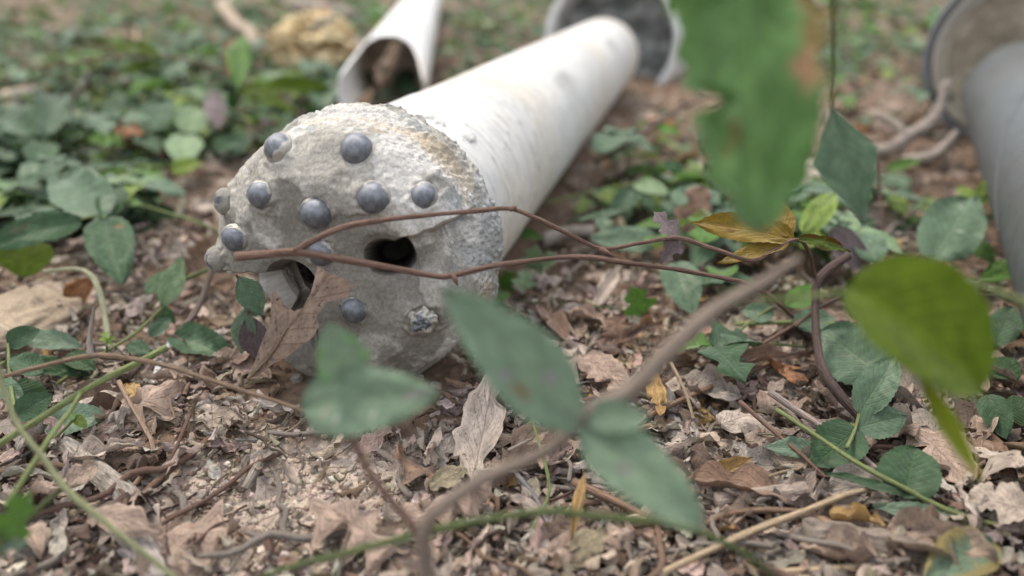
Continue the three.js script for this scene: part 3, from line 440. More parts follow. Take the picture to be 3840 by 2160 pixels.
// --- reddish forked twig held across the face of the bit
{
  const g = plant('forked_twig', W(880, 962, 0.297), 'reddish brown forked twig hanging across the face of the button bit', 'twig');
  stemIn(g, 'main_stem', [W(880, 962, 0.297), W(980, 955, 0.298), W(1098, 945, 0.299), W(1300, 975, 0.301), W(1500, 1010, 0.303), W(1655, 1037, 0.305), W(1700, 1030, 0.306), W(1900, 990, 0.312), W(2165, 963, 0.322), W(2350, 985, 0.33), W(2560, 1015, 0.342), W(2790, 1062, 0.355), G(3000, 1210, 0.01)], [0.0016, 0.0015, 0.0014, 0.0011, 0.0010, 0.0012, 0.0010, 0.0010, 0.0011, 0.0010, 0.0010, 0.0009, 0.0009], BARK.red, { sides: 9, knob: 0.17, seg: 160 });
  stemIn(g, 'side_stem', [W(1098, 945, 0.299), W(1180, 898, 0.299), W(1290, 852, 0.30), W(1440, 825, 0.302), W(1600, 808, 0.305), W(1780, 792, 0.31), W(1915, 784, 0.314), W(2000, 815, 0.317), W(2150, 885, 0.323), W(2252, 932, 0.328), W(2400, 912, 0.333), W(2540, 893, 0.338), W(2680, 935, 0.344), W(2830, 975, 0.35), W(2900, 940, 0.352), W(2985, 898, 0.354), G(3080, 1180, 0.01)], [0.0013, 0.0012, 0.0010, 0.0009, 0.0009, 0.0009, 0.001, 0.0009, 0.0009, 0.001, 0.0008, 0.0009, 0.0009, 0.0009, 0.0007, 0.0007, 0.0006], BARK.red, { sides: 9, knob: 0.17, seg: 200 });
  for (const [x, y, z, x2, y2] of [[1700, 1032, 0.306, 1716, 1070], [1915, 784, 0.314, 1936, 776], [2252, 932, 0.328, 2300, 962], [1098, 945, 0.299, 1122, 922]]) stemIn(g, 'bud', [W(x, y, z), W((x + x2) / 2, (y + y2) / 2, z - 0.001), W(x2, y2, z)], [0.0012, 0.001, 0.0003], BARK.red);
  placeLeaf(g, 'leaf', W(2980, 900, 0.354), W(2590, 835, 0.37), 150, GREEN.mustard, { ...BR, bend: 0.3, face: 0.55, spots: [[0.3, 0.3, 0.06, [0.6, 0.4, 0.3]], [0.6, -0.2, 0.05, [0.5, 0.3, 0.3]]] }).userData.label = 'yellow leaflet going brown';
  placeLeaf(g, 'leaf', W(2960, 910, 0.352), W(2690, 990, 0.36), 90, GREEN.mustard, { ...BR, bend: 0.3, face: 0.55 });
  placeLeaf(g, 'leaf', W(2960, 890, 0.355), W(2890, 740, 0.37), 110, GREEN.mustard, { ...BR, bend: 0.2, face: 0.7 });
  placeLeaf(g, 'leaf', W(2990, 900, 0.354), W(3190, 945, 0.36), 75, GREEN.olive, { ...BR, bend: 0.4, face: 0.5, edge: [1.1, 0.35, 0.4, 0.6] });
  placeLeaf(g, 'leaf', W(2545, 895, 0.338), W(2480, 990, 0.34), 90, GREEN.purple, { out: 'ivy', teeth: 7, depth: 0.2, bend: 0.1, face: 0.8 });
  placeLeaf(g, 'leaf', W(2540, 890, 0.338), W(2450, 790, 0.35), 90, GREEN.purple, { out: 'ivy', teeth: 7, depth: 0.2, bend: 0.2, face: 0.7 });
}
// --- green plants whose leaves can be told apart: [base, tip, width, kind, lift base, lift tip, options]
function sprig(label, leaves, stems, name = 'bramble_sprig', group) {
  const first = leaves[0], o = G(first[0], first[1] + 40, 0);
  const g = plant(name, V3(o.x, terrain(o.x, o.z), o.z), label, 'bramble', group);
  for (const [x, y, x2, y2, w, k, h1 = 0.02, h2 = 0.01, opt = {}] of leaves) {
    const L = placeLeaf(g, 'leaf', G(x, y, h1), G(x2, y2, h2), w, GREEN[k] || DEAD[k], { ...BR, face: 0.55, ...opt });
  }
  for (const [pts, r, k = 'green'] of stems) stemIn(g, 'stem', pts.map(([x, y, h = 0.012]) => G(x, y, h)), r, BARK[k], { sides: 7 });
  return g;
}
sprig('three-leaflet bramble sprig with white droppings on two dark leaflets, beside the pale rock', [
  [154, 522, -60, 455, 165, 'deep', 0.05, 0.045, { spots: [[0.4, -0.3, 0.04, WHITE]] }], [169, 525, 235, 368, 150, 'deep', 0.05, 0.05, { face: 0.8 }], [169, 537, 132, 650, 150, 'deep', 0.05, 0.035, { face: 0.7, spots: [[0.5, 0, 0.06, WHITE]] }]],
  [[[[165, 530, 0.05], [260, 560, 0.03], [420, 640, 0.005]], [0.0011, 0.001, 0.0012]]]);
sprig('large toothed bramble leaflets on a green stem, one with a brown hole', [
  [303, 824, -60, 935, 165, 'deep', 0.045, 0.04, { face: 0.6, spots: [[0.62, 0.5, 0.1, [2.2, 1.2, 1.6]]] }], [388, 822, 462, 1066, 225, 'deep', 0.042, 0.022, { face: 0.85, bend: 0.25, spots: [[0.25, -0.45, 0.055, [4.2, 0.95, 0.5]], [0.75, -0.25, 0.03, WHITE]] }], [385, 815, 225, 665, 250, 'sage', 0.042, 0.05, { face: 0.75 }], [395, 812, 452, 700, 130, 'dark', 0.042, 0.045, { face: 0.7 }], [100, 905, 90, 1040, 190, 'olive', 0.035, 0.02, { out: 'round', face: 0.7 }]],
  [[[[388, 820, 0.042], [330, 815, 0.043], [300, 824, 0.045]], [0.0008, 0.0008, 0.0008]], [[[388, 820, 0.042], [452, 755, 0.04], [600, 790, 0.03], [785, 852, 0.02], [860, 900, 0.005]], [0.0009, 0.0009, 0.0010, 0.0012, 0.0012]]]);
sprig('thin stem with two folded pale undersides of leaves standing before the bit', [
  [606, 1155, 688, 955, 92, 'pale', 0.02, 0.045, { out: 'lance', face: 0.9, bend: 0.15 }], [540, 1102, 655, 1010, 66, 'pale', 0.022, 0.035, { out: 'lance', face: 0.8 }], [598, 1150, 655, 1245, 75, 'dark', 0.02, 0.008, { face: 0.8 }], [925, 1130, 985, 1180, 70, 'sage', 0.02, 0.006, { out: 'lance', face: 0.8 }], [900, 1045, 985, 1175, 80, 'sage', 0.03, 0.01, { out: 'lance', face: 0.8 }]],
  [[[[606, 1155, 0.02], [500, 1255, 0.016], [380, 1330, 0.012], [200, 1450, 0.006]], [0.0007, 0.0008, 0.0009, 0.001]], [[[600, 1092, 0.02], [700, 1045, 0.024], [800, 1003, 0.028]], [0.0013, 0.0014, 0.0011], 'moss']]);
sprig('grey-green leaves half buried in mud below the green stems', [
  [650, 1262, 870, 1345, 150, 'deep', 0.014, 0.008, { out: 'round', fold: 0.6, spots: [[0.5, 0.1, 0.22, WHITE], [0.35, -0.4, 0.1, [2, 1.6, 2]]] }], [90, 1268, 310, 1300, 110, 'dusty', 0.02, 0.012], [20, 1360, 335, 1402, 110, 'dark', 0.018, 0.012], [165, 1595, 392, 1560, 130, 'dusty', 0.012, 0.012, { out: 'round' }], [40, 1450, 190, 1520, 140, 'dark', 0.01, 0.006]], [[[[20, 1360, 0.018], [-100, 1400, 0.01]], [0.001, 0.001]]]);
sprig('dark green bramble leaves low beside the crossing green stems', [[30, 1290, 150, 1235, 110, 'deep', 0.025, 0.03, { face: 0.7 }], [160, 1400, 40, 1340, 120, 'deep', 0.022, 0.024, { face: 0.7 }], [60, 1560, 200, 1480, 130, 'deep', 0.018, 0.024, { face: 0.75 }], [250, 1330, 360, 1390, 100, 'dark', 0.02, 0.016, { face: 0.7 }], [-20, 1440, 90, 1500, 110, 'sage', 0.02, 0.016, { face: 0.7 }], [560, 1260, 640, 1190, 70, 'sage', 0.016, 0.022, { face: 0.8 }], [480, 1290, 570, 1330, 80, 'deep', 0.014, 0.012, { face: 0.7 }]], [[[[60, 1560, 0.018], [40, 1440, 0.02], [30, 1290, 0.025]], [0.0009, 0.0009, 0.0007]]]);
sprig('tiny lime green lobed seedling on the green stem', [[400, 1290, 392, 1245, 50, 'lime', 0.02, 0.022, { out: 'ivy', face: 0.9 }], [398, 1290, 430, 1262, 40, 'lime', 0.02, 0.022, { out: 'ivy', face: 0.9 }], [280, 1560, 325, 1605, 50, 'lime', 0.02, 0.015, { face: 0.8 }], [275, 1575, 255, 1545, 40, 'bright', 0.02, 0.02, { face: 0.8 }]], [[[[400, 1295, 0.02], [402, 1330, 0.012]], [0.0006, 0.0007]], [[[280, 1570, 0.02], [210, 1640, 0.01]], [0.0006, 0.0007]]], 'seedling');
{ const g = plant('leafy_seedling', G(-60, 2260, 0), 'blurred light green lobed leaf at the foot of the crossing green stems', 'seedling'); placeLeaf(g, 'leaf', W(10, 2020, 0.225), W(120, 1835, 0.222), 165, GREEN.bright, { out: 'ivy', teeth: 6, depth: 0.2, face: 0.9 }); placeLeaf(g, 'leaf', W(10, 2020, 0.225), W(-120, 1890, 0.222), 165, GREEN.bright, { out: 'ivy', face: 0.9 }); placeLeaf(g, 'leaf', W(0, 2040, 0.226), W(110, 2040, 0.225), 90, GREEN.sage, { out: 'ivy', face: 0.9 }); stemIn(g, 'stem', [g.position.clone(), W(-20, 2100, 0.228), W(10, 2020, 0.225)], [0.001, 0.0009, 0.0007], BARK.green); }
sprig('bramble runner with dark olive and reddish leaves held above the greenery behind the bit', [
  [600, 218, 360, 165, 90, 'olive', 0.10, 0.105, { face: 0.5 }], [600, 240, 440, 275, 60, 'olive', 0.09, 0.085], [893, 350, 1245, 330, 100, 'olive', 0.07, 0.075, { face: 0.45 }], [895, 340, 898, 130, 90, 'bright', 0.07, 0.115, { out: 'lance', face: 0.9 }], [850, 300, 882, 135, 55, 'rust', 0.075, 0.11, { out: 'lance', face: 0.9 }], [910, 345, 1120, 425, 80, 'olive', 0.07, 0.06], [880, 345, 870, 410, 60, 'dark', 0.07, 0.05, { face: 0.8 }], [690, 190, 620, 130, 60, 'dark', 0.095, 0.1], [710, 190, 800, 150, 60, 'dark', 0.095, 0.1]],
  [[[[65, 258, 0.09], [230, 245, 0.094], [388, 219, 0.098], [596, 209, 0.098], [765, 239, 0.086], [900, 300, 0.07], [1043, 350, 0.05], [1150, 470, 0.01]], [0.0014, 0.0014, 0.0015, 0.0016, 0.0014, 0.0014, 0.0013, 0.0013], 'brown'], [[[893, 350, 0.07], [920, 430, 0.045], [955, 590, 0.005]], [0.001, 0.001, 0.0012], 'tan']]);
sprig('sprig with purple-green and pale mint leaves behind the bit head', [[825, 490, 790, 345, 95, 'purple', 0.04, 0.06, { out: 'ovate', face: 0.9 }], [700, 500, 738, 405, 120, 'pale', 0.035, 0.05, { out: 'round', face: 0.85 }], [690, 605, 690, 512, 135, 'pale', 0.025, 0.035, { out: 'round', face: 0.8 }], [640, 640, 760, 610, 90, 'lime', 0.02, 0.025], [800, 560, 920, 520, 90, 'deep', 0.03, 0.035], [560, 500, 620, 380, 130, 'deep', 0.04, 0.055, { out: 'round' }]], [[[[700, 500, 0.035], [600, 560, 0.02], [500, 640, 0.004]], [0.001, 0.001, 0.001]]]);
sprig('low sprig of grey-green toothed leaves under the reddish twig beside the hammer', [[2478, 912, 2205, 893, 135, 'dusty', 0.02, 0.022, { face: 0.6 }], [2366, 704, 2284, 815, 75, 'sage', 0.04, 0.02, { face: 0.8 }], [2385, 690, 2510, 730, 95, 'pale', 0.03, 0.03], [2528, 985, 2600, 1185, 190, 'sage', 0.03, 0.012, { face: 0.7, bend: 0.5 }], [2410, 1178, 2366, 1072, 150, 'bright', 0.012, 0.03, { out: 'ivy', teeth: 6, depth: 0.25, face: 0.8 }], [2680, 870, 2600, 1010, 150, 'sage', 0.03, 0.02]], [[[[2410, 1178, 0.012], [2250, 1150, 0.008], [2090, 1140, 0.008], [1950, 1130, 0.006]], [0.0006, 0.0006, 0.0007, 0.0008], 'moss'], [[[2045, 762, 0.012], [2238, 716, 0.016], [2431, 684, 0.018], [2650, 684, 0.014]], [0.0012, 0.0013, 0.0012, 0.0011]]]);
sprig('pale green parsley-like leaves tucked against the hammer barrel', [[1990, 1010, 2010, 915, 110, 'pale', 0.012, 0.03, { out: 'ivy', teeth: 6, depth: 0.3, face: 0.8 }], [2000, 1000, 2095, 960, 100, 'pale', 0.012, 0.024, { out: 'ivy', teeth: 6, depth: 0.3, face: 0.8 }], [1960, 1090, 1975, 1010, 100, 'pale', 0.01, 0.02, { out: 'ivy', face: 0.8 }], [1880, 1080, 1930, 1020, 110, 'bright', 0.008, 0.02, { out: 'ivy', face: 0.8 }], [1880, 1090, 1850, 1150, 90, 'bright', 0.008, 0.01, { out: 'ivy', face: 0.8 }], [1930, 870, 2040, 900, 60, 'bright', 0.02, 0.02]], [[[[1990, 1010, 0.012], [1975, 1100, 0.002]], [0.0007, 0.0008]]], 'leafy_seedling');
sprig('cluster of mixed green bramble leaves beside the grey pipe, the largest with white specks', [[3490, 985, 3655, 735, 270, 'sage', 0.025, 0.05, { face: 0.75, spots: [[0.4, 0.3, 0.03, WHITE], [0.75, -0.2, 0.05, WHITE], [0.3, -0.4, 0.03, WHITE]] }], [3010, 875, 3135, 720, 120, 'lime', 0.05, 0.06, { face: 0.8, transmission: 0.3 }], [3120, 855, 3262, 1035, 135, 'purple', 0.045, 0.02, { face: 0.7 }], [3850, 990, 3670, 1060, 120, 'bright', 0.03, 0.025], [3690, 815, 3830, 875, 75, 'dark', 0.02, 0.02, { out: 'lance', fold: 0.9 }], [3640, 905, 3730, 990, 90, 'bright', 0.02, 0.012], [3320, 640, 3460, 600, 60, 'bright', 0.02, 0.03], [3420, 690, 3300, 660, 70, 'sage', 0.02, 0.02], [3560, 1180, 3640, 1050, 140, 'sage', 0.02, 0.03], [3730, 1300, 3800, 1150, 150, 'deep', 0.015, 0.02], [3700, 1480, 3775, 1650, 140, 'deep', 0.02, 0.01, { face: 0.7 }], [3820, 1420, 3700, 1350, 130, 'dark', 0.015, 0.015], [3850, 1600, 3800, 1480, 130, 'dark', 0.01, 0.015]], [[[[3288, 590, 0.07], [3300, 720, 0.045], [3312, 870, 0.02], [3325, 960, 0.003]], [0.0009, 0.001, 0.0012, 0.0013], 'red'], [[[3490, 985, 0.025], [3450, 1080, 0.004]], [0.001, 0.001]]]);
sprig('small upright seedling with lime green leaves beside the grey pipe', [[3660, 760, 3590, 700, 60, 'lime', 0.03, 0.035, { face: 0.8 }], [3665, 755, 3700, 670, 50, 'lime', 0.03, 0.045, { face: 0.9 }], [3665, 760, 3745, 720, 50, 'lime', 0.03, 0.035, { face: 0.8 }], [3665, 770, 3670, 830, 60, 'lime', 0.03, 0.015, { face: 0.8 }]], [[[[3663, 760, 0.03], [3672, 860, 0.002]], [0.0008, 0.001]]], 'seedling');
sprig('fresh toothed leaf pair on a slender green stem above brown leaves', [[3222, 1553, 3362, 1330, 180, 'sage', 0.022, 0.04, { face: 0.85, bend: 0.15 }], [3216, 1606, 3400, 1560, 170, 'sage', 0.018, 0.022, { face: 0.7 }], [3215, 1610, 3055, 1745, 190, 'deep', 0.018, 0.008, { face: 0.7, out: 'round' }], [3390, 1870, 3432, 1680, 220, 'deep', 0.01, 0.02, { face: 0.75, out: 'round' }], [3385, 1858, 3090, 1775, 60, 'deep', 0.012, 0.012, { face: 0.4 }], [3660, 1975, 3270, 1900, 130, 'dusty', 0.006, 0.008, { face: 0.5 }], [3070, 1690, 2870, 1680, 110, 'dusty', 0.008, 0.01], [3310, 1410, 3080, 1240, 260, 'sage', 0.015, 0.022, { face: 0.7, out: 'round', bend: 0.15 }]],
  [[[[2912, 1535, 0.022], [3070, 1640, 0.020], [3240, 1752, 0.017], [3400, 1835, 0.013], [3550, 1912, 0.010], [3840, 2000, 0.006], [4100, 2080, 0.004]], [0.0009, 0.0009, 0.001, 0.0011, 0.0012, 0.0012, 0.001]], [[[3175, 1680, 0.018], [3205, 1615, 0.018], [3222, 1553, 0.022]], [0.0009, 0.0008, 0.0007]]]);
sprig('mottled green and tan dying leaf on grey bark', [[3720, 2030, 3460, 2180, 260, 'dusty', 0.012, 0.008, { face: 0.7, fold: 0.4, edge: [1.8, 1.0, 0.6, 0.55] }], [3600, 2010, 3480, 1990, 100, 'olive', 0.012, 0.01, { edge: [2.4, 1.3, 1.2, 0.3] }]], []);
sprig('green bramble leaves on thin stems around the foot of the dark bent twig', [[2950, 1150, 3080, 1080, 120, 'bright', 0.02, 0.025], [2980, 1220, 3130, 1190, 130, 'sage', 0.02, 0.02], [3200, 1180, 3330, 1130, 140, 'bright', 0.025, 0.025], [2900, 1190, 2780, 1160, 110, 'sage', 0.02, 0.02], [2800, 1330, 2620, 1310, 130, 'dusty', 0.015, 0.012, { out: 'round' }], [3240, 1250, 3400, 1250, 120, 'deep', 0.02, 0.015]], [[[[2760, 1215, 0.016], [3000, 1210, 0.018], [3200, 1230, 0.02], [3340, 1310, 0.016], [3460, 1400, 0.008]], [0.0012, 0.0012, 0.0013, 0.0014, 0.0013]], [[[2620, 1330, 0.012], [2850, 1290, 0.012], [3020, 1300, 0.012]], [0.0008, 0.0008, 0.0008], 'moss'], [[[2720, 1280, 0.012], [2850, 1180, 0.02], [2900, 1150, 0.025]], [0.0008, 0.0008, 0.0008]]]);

sprig('green bramble leaves growing in the mouth of the white pipe', [[1290, 330, 1200, 250, 90, 'deep', 0.02, 0.035], [1330, 350, 1400, 270, 80, 'deep', 0.02, 0.04, { face: 0.8 }], [1480, 340, 1560, 270, 100, 'deep', 0.02, 0.035, { face: 0.8 }], [1470, 350, 1390, 380, 80, 'sage', 0.02, 0.01], [1500, 350, 1600, 350, 90, 'deep', 0.02, 0.02], [1250, 380, 1180, 400, 80, 'dark', 0.02, 0.01]], [[[[1290, 330, 0.02], [1380, 400, 0.003]], [0.001, 0.001]], [[[1480, 340, 0.02], [1450, 420, 0.003]], [0.001, 0.001]]]);

{
  const g = plant('bramble_sprig', G(955, 1420, 0), 'limp grey-green leaves drooping over the lower edge of the bit', 'bramble');
  stemIn(g, 'stem', [g.position.clone(), W(945, 1250, 0.372), W(905, 1060, 0.352), W(885, 1030, 0.348)], [0.0009, 0.0009, 0.0008, 0.0006], BARK.brown, { sides: 7 });
  placeLeaf(g, 'leaf', W(895, 1035, 0.348), W(985, 1190, 0.352), 105, GREEN.sage, { ...BR, out: 'lance', face: 0.85, bend: 0.3 });
  placeLeaf(g, 'leaf', W(930, 1180, 0.365), W(975, 1360, 0.374), 110, GREEN.purple, { ...BR, out: 'lance', face: 0.8, bend: 0.4 });
  placeLeaf(g, 'leaf', W(925, 1150, 0.362), W(905, 1330, 0.374), 90, GREEN.dusty, { ...BR, out: 'lance', face: 0.8, bend: 0.4 });
}

// --- dry leaves placed one by one
function dry(x, y, x2, y2, w, k, label, h1 = 0.006, h2 = 0.008, opt = {}) {
  const b = G(x, y, h1); const g = placeLeaf(scene, numbered('dry_leaf'), b, G(x2, y2, h2), w, DEAD[k], { out: 'torn', bites: 4, fold: 0.15, bend: 0.4, wave: 0.09, face: 0.5, ...opt });
  return tag(g, label, 'dry leaf');
}
{ // leaf with pointed lobes leaning on the bit
  const o = W(1080, 1300, 0.372);
  const g = plant('lobed_leaf', o, 'large tan dry leaf with two pointed lobes leaning against the bit', 'dry leaf');
  const px = [[925, 1420], [955, 1340], [1000, 1205], [1030, 1092], [1045, 1085], [1072, 1150], [1100, 1168], [1140, 1152], [1180, 1090], [1203, 990], [1240, 1015], [1300, 1045], [1332, 1075], [1308, 1112], [1245, 1122], [1200, 1182], [1212, 1212], [1172, 1265], [1120, 1305], [1065, 1345], [1000, 1380], [960, 1415]];
  // the leaf's own plane: it leans back against the bit; midrib runs from the stalk to between the lobes
  const A = W(935, 1415, 0.374).sub(o), B = W(1130, 1165, 0.338).sub(o), ay = B.clone().sub(A).normalize(), n0 = CAMDIR(o).lerp(V3(0, 1, 0), 0.2).normalize(), ax = ay.clone().cross(n0).normalize(), nn = ax.clone().cross(ay);
  const onPlane = ([x, y]) => { const d = dirOf(x, y), t = A.clone().add(o).sub(EYE).dot(nn) / d.dot(nn), q = EYE.clone().addScaledVector(d, t).sub(o).sub(A); return new THREE.Vector2(q.dot(ax), q.dot(ay)); };
  let sg = new THREE.ShapeGeometry(new THREE.Shape(px.map(onPlane))).toNonIndexed();
  for (let pass = 0; pass < 4; pass++) { const p = sg.attributes.position.array, out = []; for (let i = 0; i < p.length; i += 9) { const v = [0, 3, 6].map(k => [p[i + k], p[i + k + 1]]), m = (a, b) => [(a[0] + b[0]) / 2, (a[1] + b[1]) / 2], a = m(v[0], v[1]), b = m(v[1], v[2]), c = m(v[2], v[0]); for (const t of [[v[0], a, c], [a, v[1], b], [c, b, v[2]], [a, b, c]]) for (const q of t) out.push(q[0], q[1], 0); } sg = new THREE.BufferGeometry(); sg.setAttribute('position', new THREE.Float32BufferAttribute(out, 3)); }
  const p = sg.attributes.position, uv = [], col = [], q = V3(0, 0, 0);
  for (let i = 0; i < p.count; i++) {
    const lx = p.getX(i), ly = p.getY(i), curl = 0.002 * N3(lx * 60, ly * 45, 2) + 0.001 * Math.sin(ly * 190) * lx * 40 + 2 * lx * lx - 0.002 * Math.sin(ly * 60);
    q.copy(A).addScaledVector(ax, lx).addScaledVector(ay, ly).addScaledVector(nn, curl);
    const t = ly / 0.11, wd = 0.012 + 0.018 * t * t;
    uv.push(t * (0.9 + 0.1 * t), 0.5 + lx / 0.06 * (1 + 0.3 * t)); col.push(1, 1, 1); p.setXYZ(i, q.x, q.y, q.z);
  }
  sg.setAttribute('uv', new THREE.Float32BufferAttribute(uv, 2)); sg.setAttribute('color', new THREE.Float32BufferAttribute(col, 3));
  const geo = mergeVertices(sg, 1e-6); geo.computeVertexNormals();
  mesh('blade', geo, DEAD.pink, g);
  mesh('midrib', tube([[0, 0], [0.001, 0.02], [0, 0.045]].map(([x, y]) => A.clone().addScaledVector(ax, x).addScaledVector(ay, y).addScaledVector(nn, 0.0006 - 0.002 * Math.sin(y * 60))), [0.0008, 0.0005, 0.0002], { sides: 6 }), BARK.tan, g);
}
dry(1766, 1800, 1850, 1365, 250, 'pale', 'pale curled dry leaf standing on its stalk in front of the bit', 0.004, 0.03, { out: 'ovate', fold: 0.45, bend: -0.5, wave: 0.07, bites: 2, face: 0.8, lean: -0.35 });
dry(215, 1175, 355, 1035, 130, 'rust', 'reddish brown leaf standing up behind the curved green stem', 0.004, 0.03, { out: 'ovate', face: 0.9, bites: 1 });
dry(802, 1648, 790, 1488, 170, 'pale', 'small tan oak leaf with rounded lobes lying on grey twig', 0.004, 0.012, { out: 'oak', bites: 0, nu: 50, face: 0.6 });
dry(450, 1628, 700, 1500, 130, 'tan', 'flat brown leaf fragment beside the thin curved twig', 0.006, 0.01);
dry(330, 1935, 610, 2000, 120, 'pink', 'brown leaf curling over the grey bark strip', 0.012, 0.012, { bend: 0.9 });
dry(255, 1810, 368, 1745, 95, 'tan', 'brown leaf with one round hole on the bark strip', 0.010, 0.014, { bites: 1 });
dry(480, 1440, 552, 1540, 80, 'gold', 'orange lacy leaf scrap with torn edges by the white stick', 0.012, 0.008, { bites: 6 });
dry(430, 478, 615, 592, 90, 'rust', 'orange-brown dry leaf caught in the greenery behind the bit', 0.03, 0.02, { out: 'ovate', bites: 1 });
dry(2600, 1405, 3070, 1312, 110, 'brown', 'long rolled brown leaf lying under the dark twig', 0.008, 0.014, { out: 'lance', fold: 0.5, roll: 2, bend: 0.2 });
dry(2640, 1795, 2825, 1715, 110, 'gold', 'curled golden leaf on bare soil beside the red twig', 0.005, 0.012, { out: 'ovate', fold: 0.7, bend: -0.8, bites: 1 });
dry(3430, 1610, 3635, 1815, 190, 'pink', 'pinkish brown crumpled leaf below the narrow yellowing leaf', 0.012, 0.010, { bites: 3 });
dry(3860, 1915, 3630, 1865, 190, 'pale', 'pale cream torn leaf with a dark hollow at its edge', 0.015, 0.012, { bites: 5 });
dry(2300, 1180, 2330, 1300, 140, 'brown', 'pointed brown leaf scrap beside the lobed green leaf', 0.02, 0.006, { out: 'maple', nu: 50, face: 0.8 });
dry(2300, 1290, 2480, 1220, 100, 'dark', 'dark brown curled leaf with orange rim beside the lobed green leaf', 0.006, 0.012, { fold: 0.8, bend: 0.8, edge: [2.6, 2.2, 1.6, 0.6] });
dry(2190, 1770, 2140, 2040, 50, 'gold', 'narrow mustard leaf scrap standing among grey twigs', 0.022, 0.006, { out: 'lance', fold: 0.5, face: 0.9, bites: 0 });
dry(2140, 2110, 2270, 1985, 125, 'olive', 'olive tan leaf with a torn side near the mossy stem', 0.005, 0.015, { bites: 3 });
dry(1610, 1830, 1750, 1760, 90, 'olive', 'olive tan leaf scrap beside the stalk of the pale curled leaf', 0.006, 0.01);
dry(1650, 1740, 1700, 1630, 80, 'ash', 'grey-brown leaf scrap beside the pale curled leaf', 0.006, 0.012);
dry(2180, 1335, 2345, 1460, 140, 'pink', 'pinkish leaf with insect holes behind the bramble shoot', 0.014, 0.01);
dry(2440, 1400, 2480, 1560, 70, 'gold', 'shredded orange leaf behind the bramble shoot', 0.014, 0.008, { bites: 7 });
dry(840, 1350, 1010, 1425, 120, 'pink', 'pinkish brown leaf at the foot of the lobed leaf', 0.01, 0.008);
dry(950, 1400, 1095, 1395, 65, 'brown', 'rolled brown leaf edge below the lobed leaf', 0.008, 0.008, { fold: 0.7 });
dry(700, 1010, 790, 910, 120, 'brown', 'brown jagged leaf tucked behind the edge of the bit', 0.012, 0.03, { out: 'oak', face: 0.8 });
dry(2560, 870, 2640, 700, 130, 'brown', 'brown ribbed dead leaf under the hanging green leaf', 0.02, 0.05, { face: 0.9 });
dry(2220, 1170, 2330, 990, 90, 'pale', 'pale straw-coloured folded leaf behind the lobed green leaf', 0.004, 0.02, { out: 'lance', fold: 0.8, face: 0.8 });
dry(2030, 1140, 2130, 1290, 110, 'brown', 'reddish brown curled leaf below the twig beside the bit', 0.012, 0.006, { fold: 0.6 });
dry(880, 2000, 990, 2010, 70, 'pink', 'pink-brown flat leaf scrap on the bare soil', 0.003, 0.003);

const zones = [[60, 1170, 'near the pale buff rock'], [420, 1700, 'near the grey bark strip'], [900, 1950, 'on the bare soil'], [1300, 1500, 'below the button bit'], [1800, 1600, 'near the pale curled leaf'], [2200, 1950, 'near the mossy trailing stem'], [2750, 1750, 'near the curled golden leaf'], [3050, 1880, 'near the thick grey-brown stick'], [3500, 1750, 'near the slender green stem'], [2700, 1350, 'near the long rolled leaf'], [2250, 1050, 'near the reddish forked twig'], [2150, 600, 'beside the hammer barrel'], [3300, 550, 'near the forked grey branch'], [3600, 950, 'beside the grey pipe'], [700, 700, 'behind the button bit'], [200, 600, 'near the spotted bramble leaflets'], [1100, 200, 'near the rotten log'], [1450, 250, 'near the white pipe'], [2450, 250, 'near the mud-packed casing'], [500, 200, 'under the bramble runner'], [3100, 150, 'behind the forked grey branch']];
const zone = (x, y) => zones.reduce((b, z) => { const d = Math.hypot(x - z[0], (y - z[1]) * 1.3); return d < b[0] ? [d, z[2]] : b; }, [1e9, ''])[1];
// ---------------------------------------------------------------- stems and sticks placed one by one
const gs = (pts) => pts.map(([x, y, h = 0.004]) => G(x, y, h));
const ws = (pts) => pts.map(([x, y, z]) => W(x, y, z));
stick('green_stem', [...ws([[-200, 1790, 0.30], [0, 1664, 0.30], [149, 1570, 0.302], [358, 1440, 0.306], [500, 1368, 0.312], [625, 1302, 0.32]])], [0.0013, 0.0013, 0.0013, 0.0012, 0.0013, 0.0013], BARK.green, 'thick straight green stem with a brown cut end crossing the vine', 'stem', null, { sides: 10, knob: 0.06 });
stick('green_stem', [...ws([[-20, 1300, 0.262], [10, 1450, 0.26], [70, 1600, 0.256], [160, 1712, 0.252], [243, 1828, 0.248], [398, 1962, 0.243], [641, 2156, 0.238], [760, 2260, 0.236]])], [0.0007, 0.0009, 0.0009, 0.0010, 0.0012, 0.0009, 0.0009, 0.0009], barkMat(C(0.36, 0.38, 0.2)), 'long olive green stem with a swollen node running down over the litter', 'stem', null, { sides: 10, knob: 0.06 });
stick('green_stem', [...ws([[300, 1480, 0.30], [260, 1545, 0.29], [189, 1640, 0.275], [75, 1818, 0.262], [20, 1900, 0.258]])], [0.0008, 0.0009, 0.001, 0.001, 0.0009], BARK.green, 'short green stem crossing behind the olive stem', 'stem', null, { sides: 8 });
stick('green_stem', [...ws([[-60, 2100, 0.25], [0, 2042, 0.25], [110, 1940, 0.25], [225, 1838, 0.25]])], [0.0008, 0.0008, 0.0008, 0.0008], BARK.moss, 'thin dark green stem joining the olive stem at its node', 'stem');
stick('green_stem', [...gs([[164, 1018, 0.035], [298, 1010, 0.036], [343, 1036, 0.034], [374, 1098, 0.028], [390, 1167, 0.02], [403, 1257, 0.012], [398, 1356, 0.008], [318, 1440, 0.006]])], [0.0011, 0.0013, 0.0016, 0.0016, 0.0016, 0.0014, 0.0013, 0.0011], barkMat(C(0.46, 0.46, 0.30)), 'bent pale green stem arching down beside the pale rock', 'stem', null, { sides: 9 });
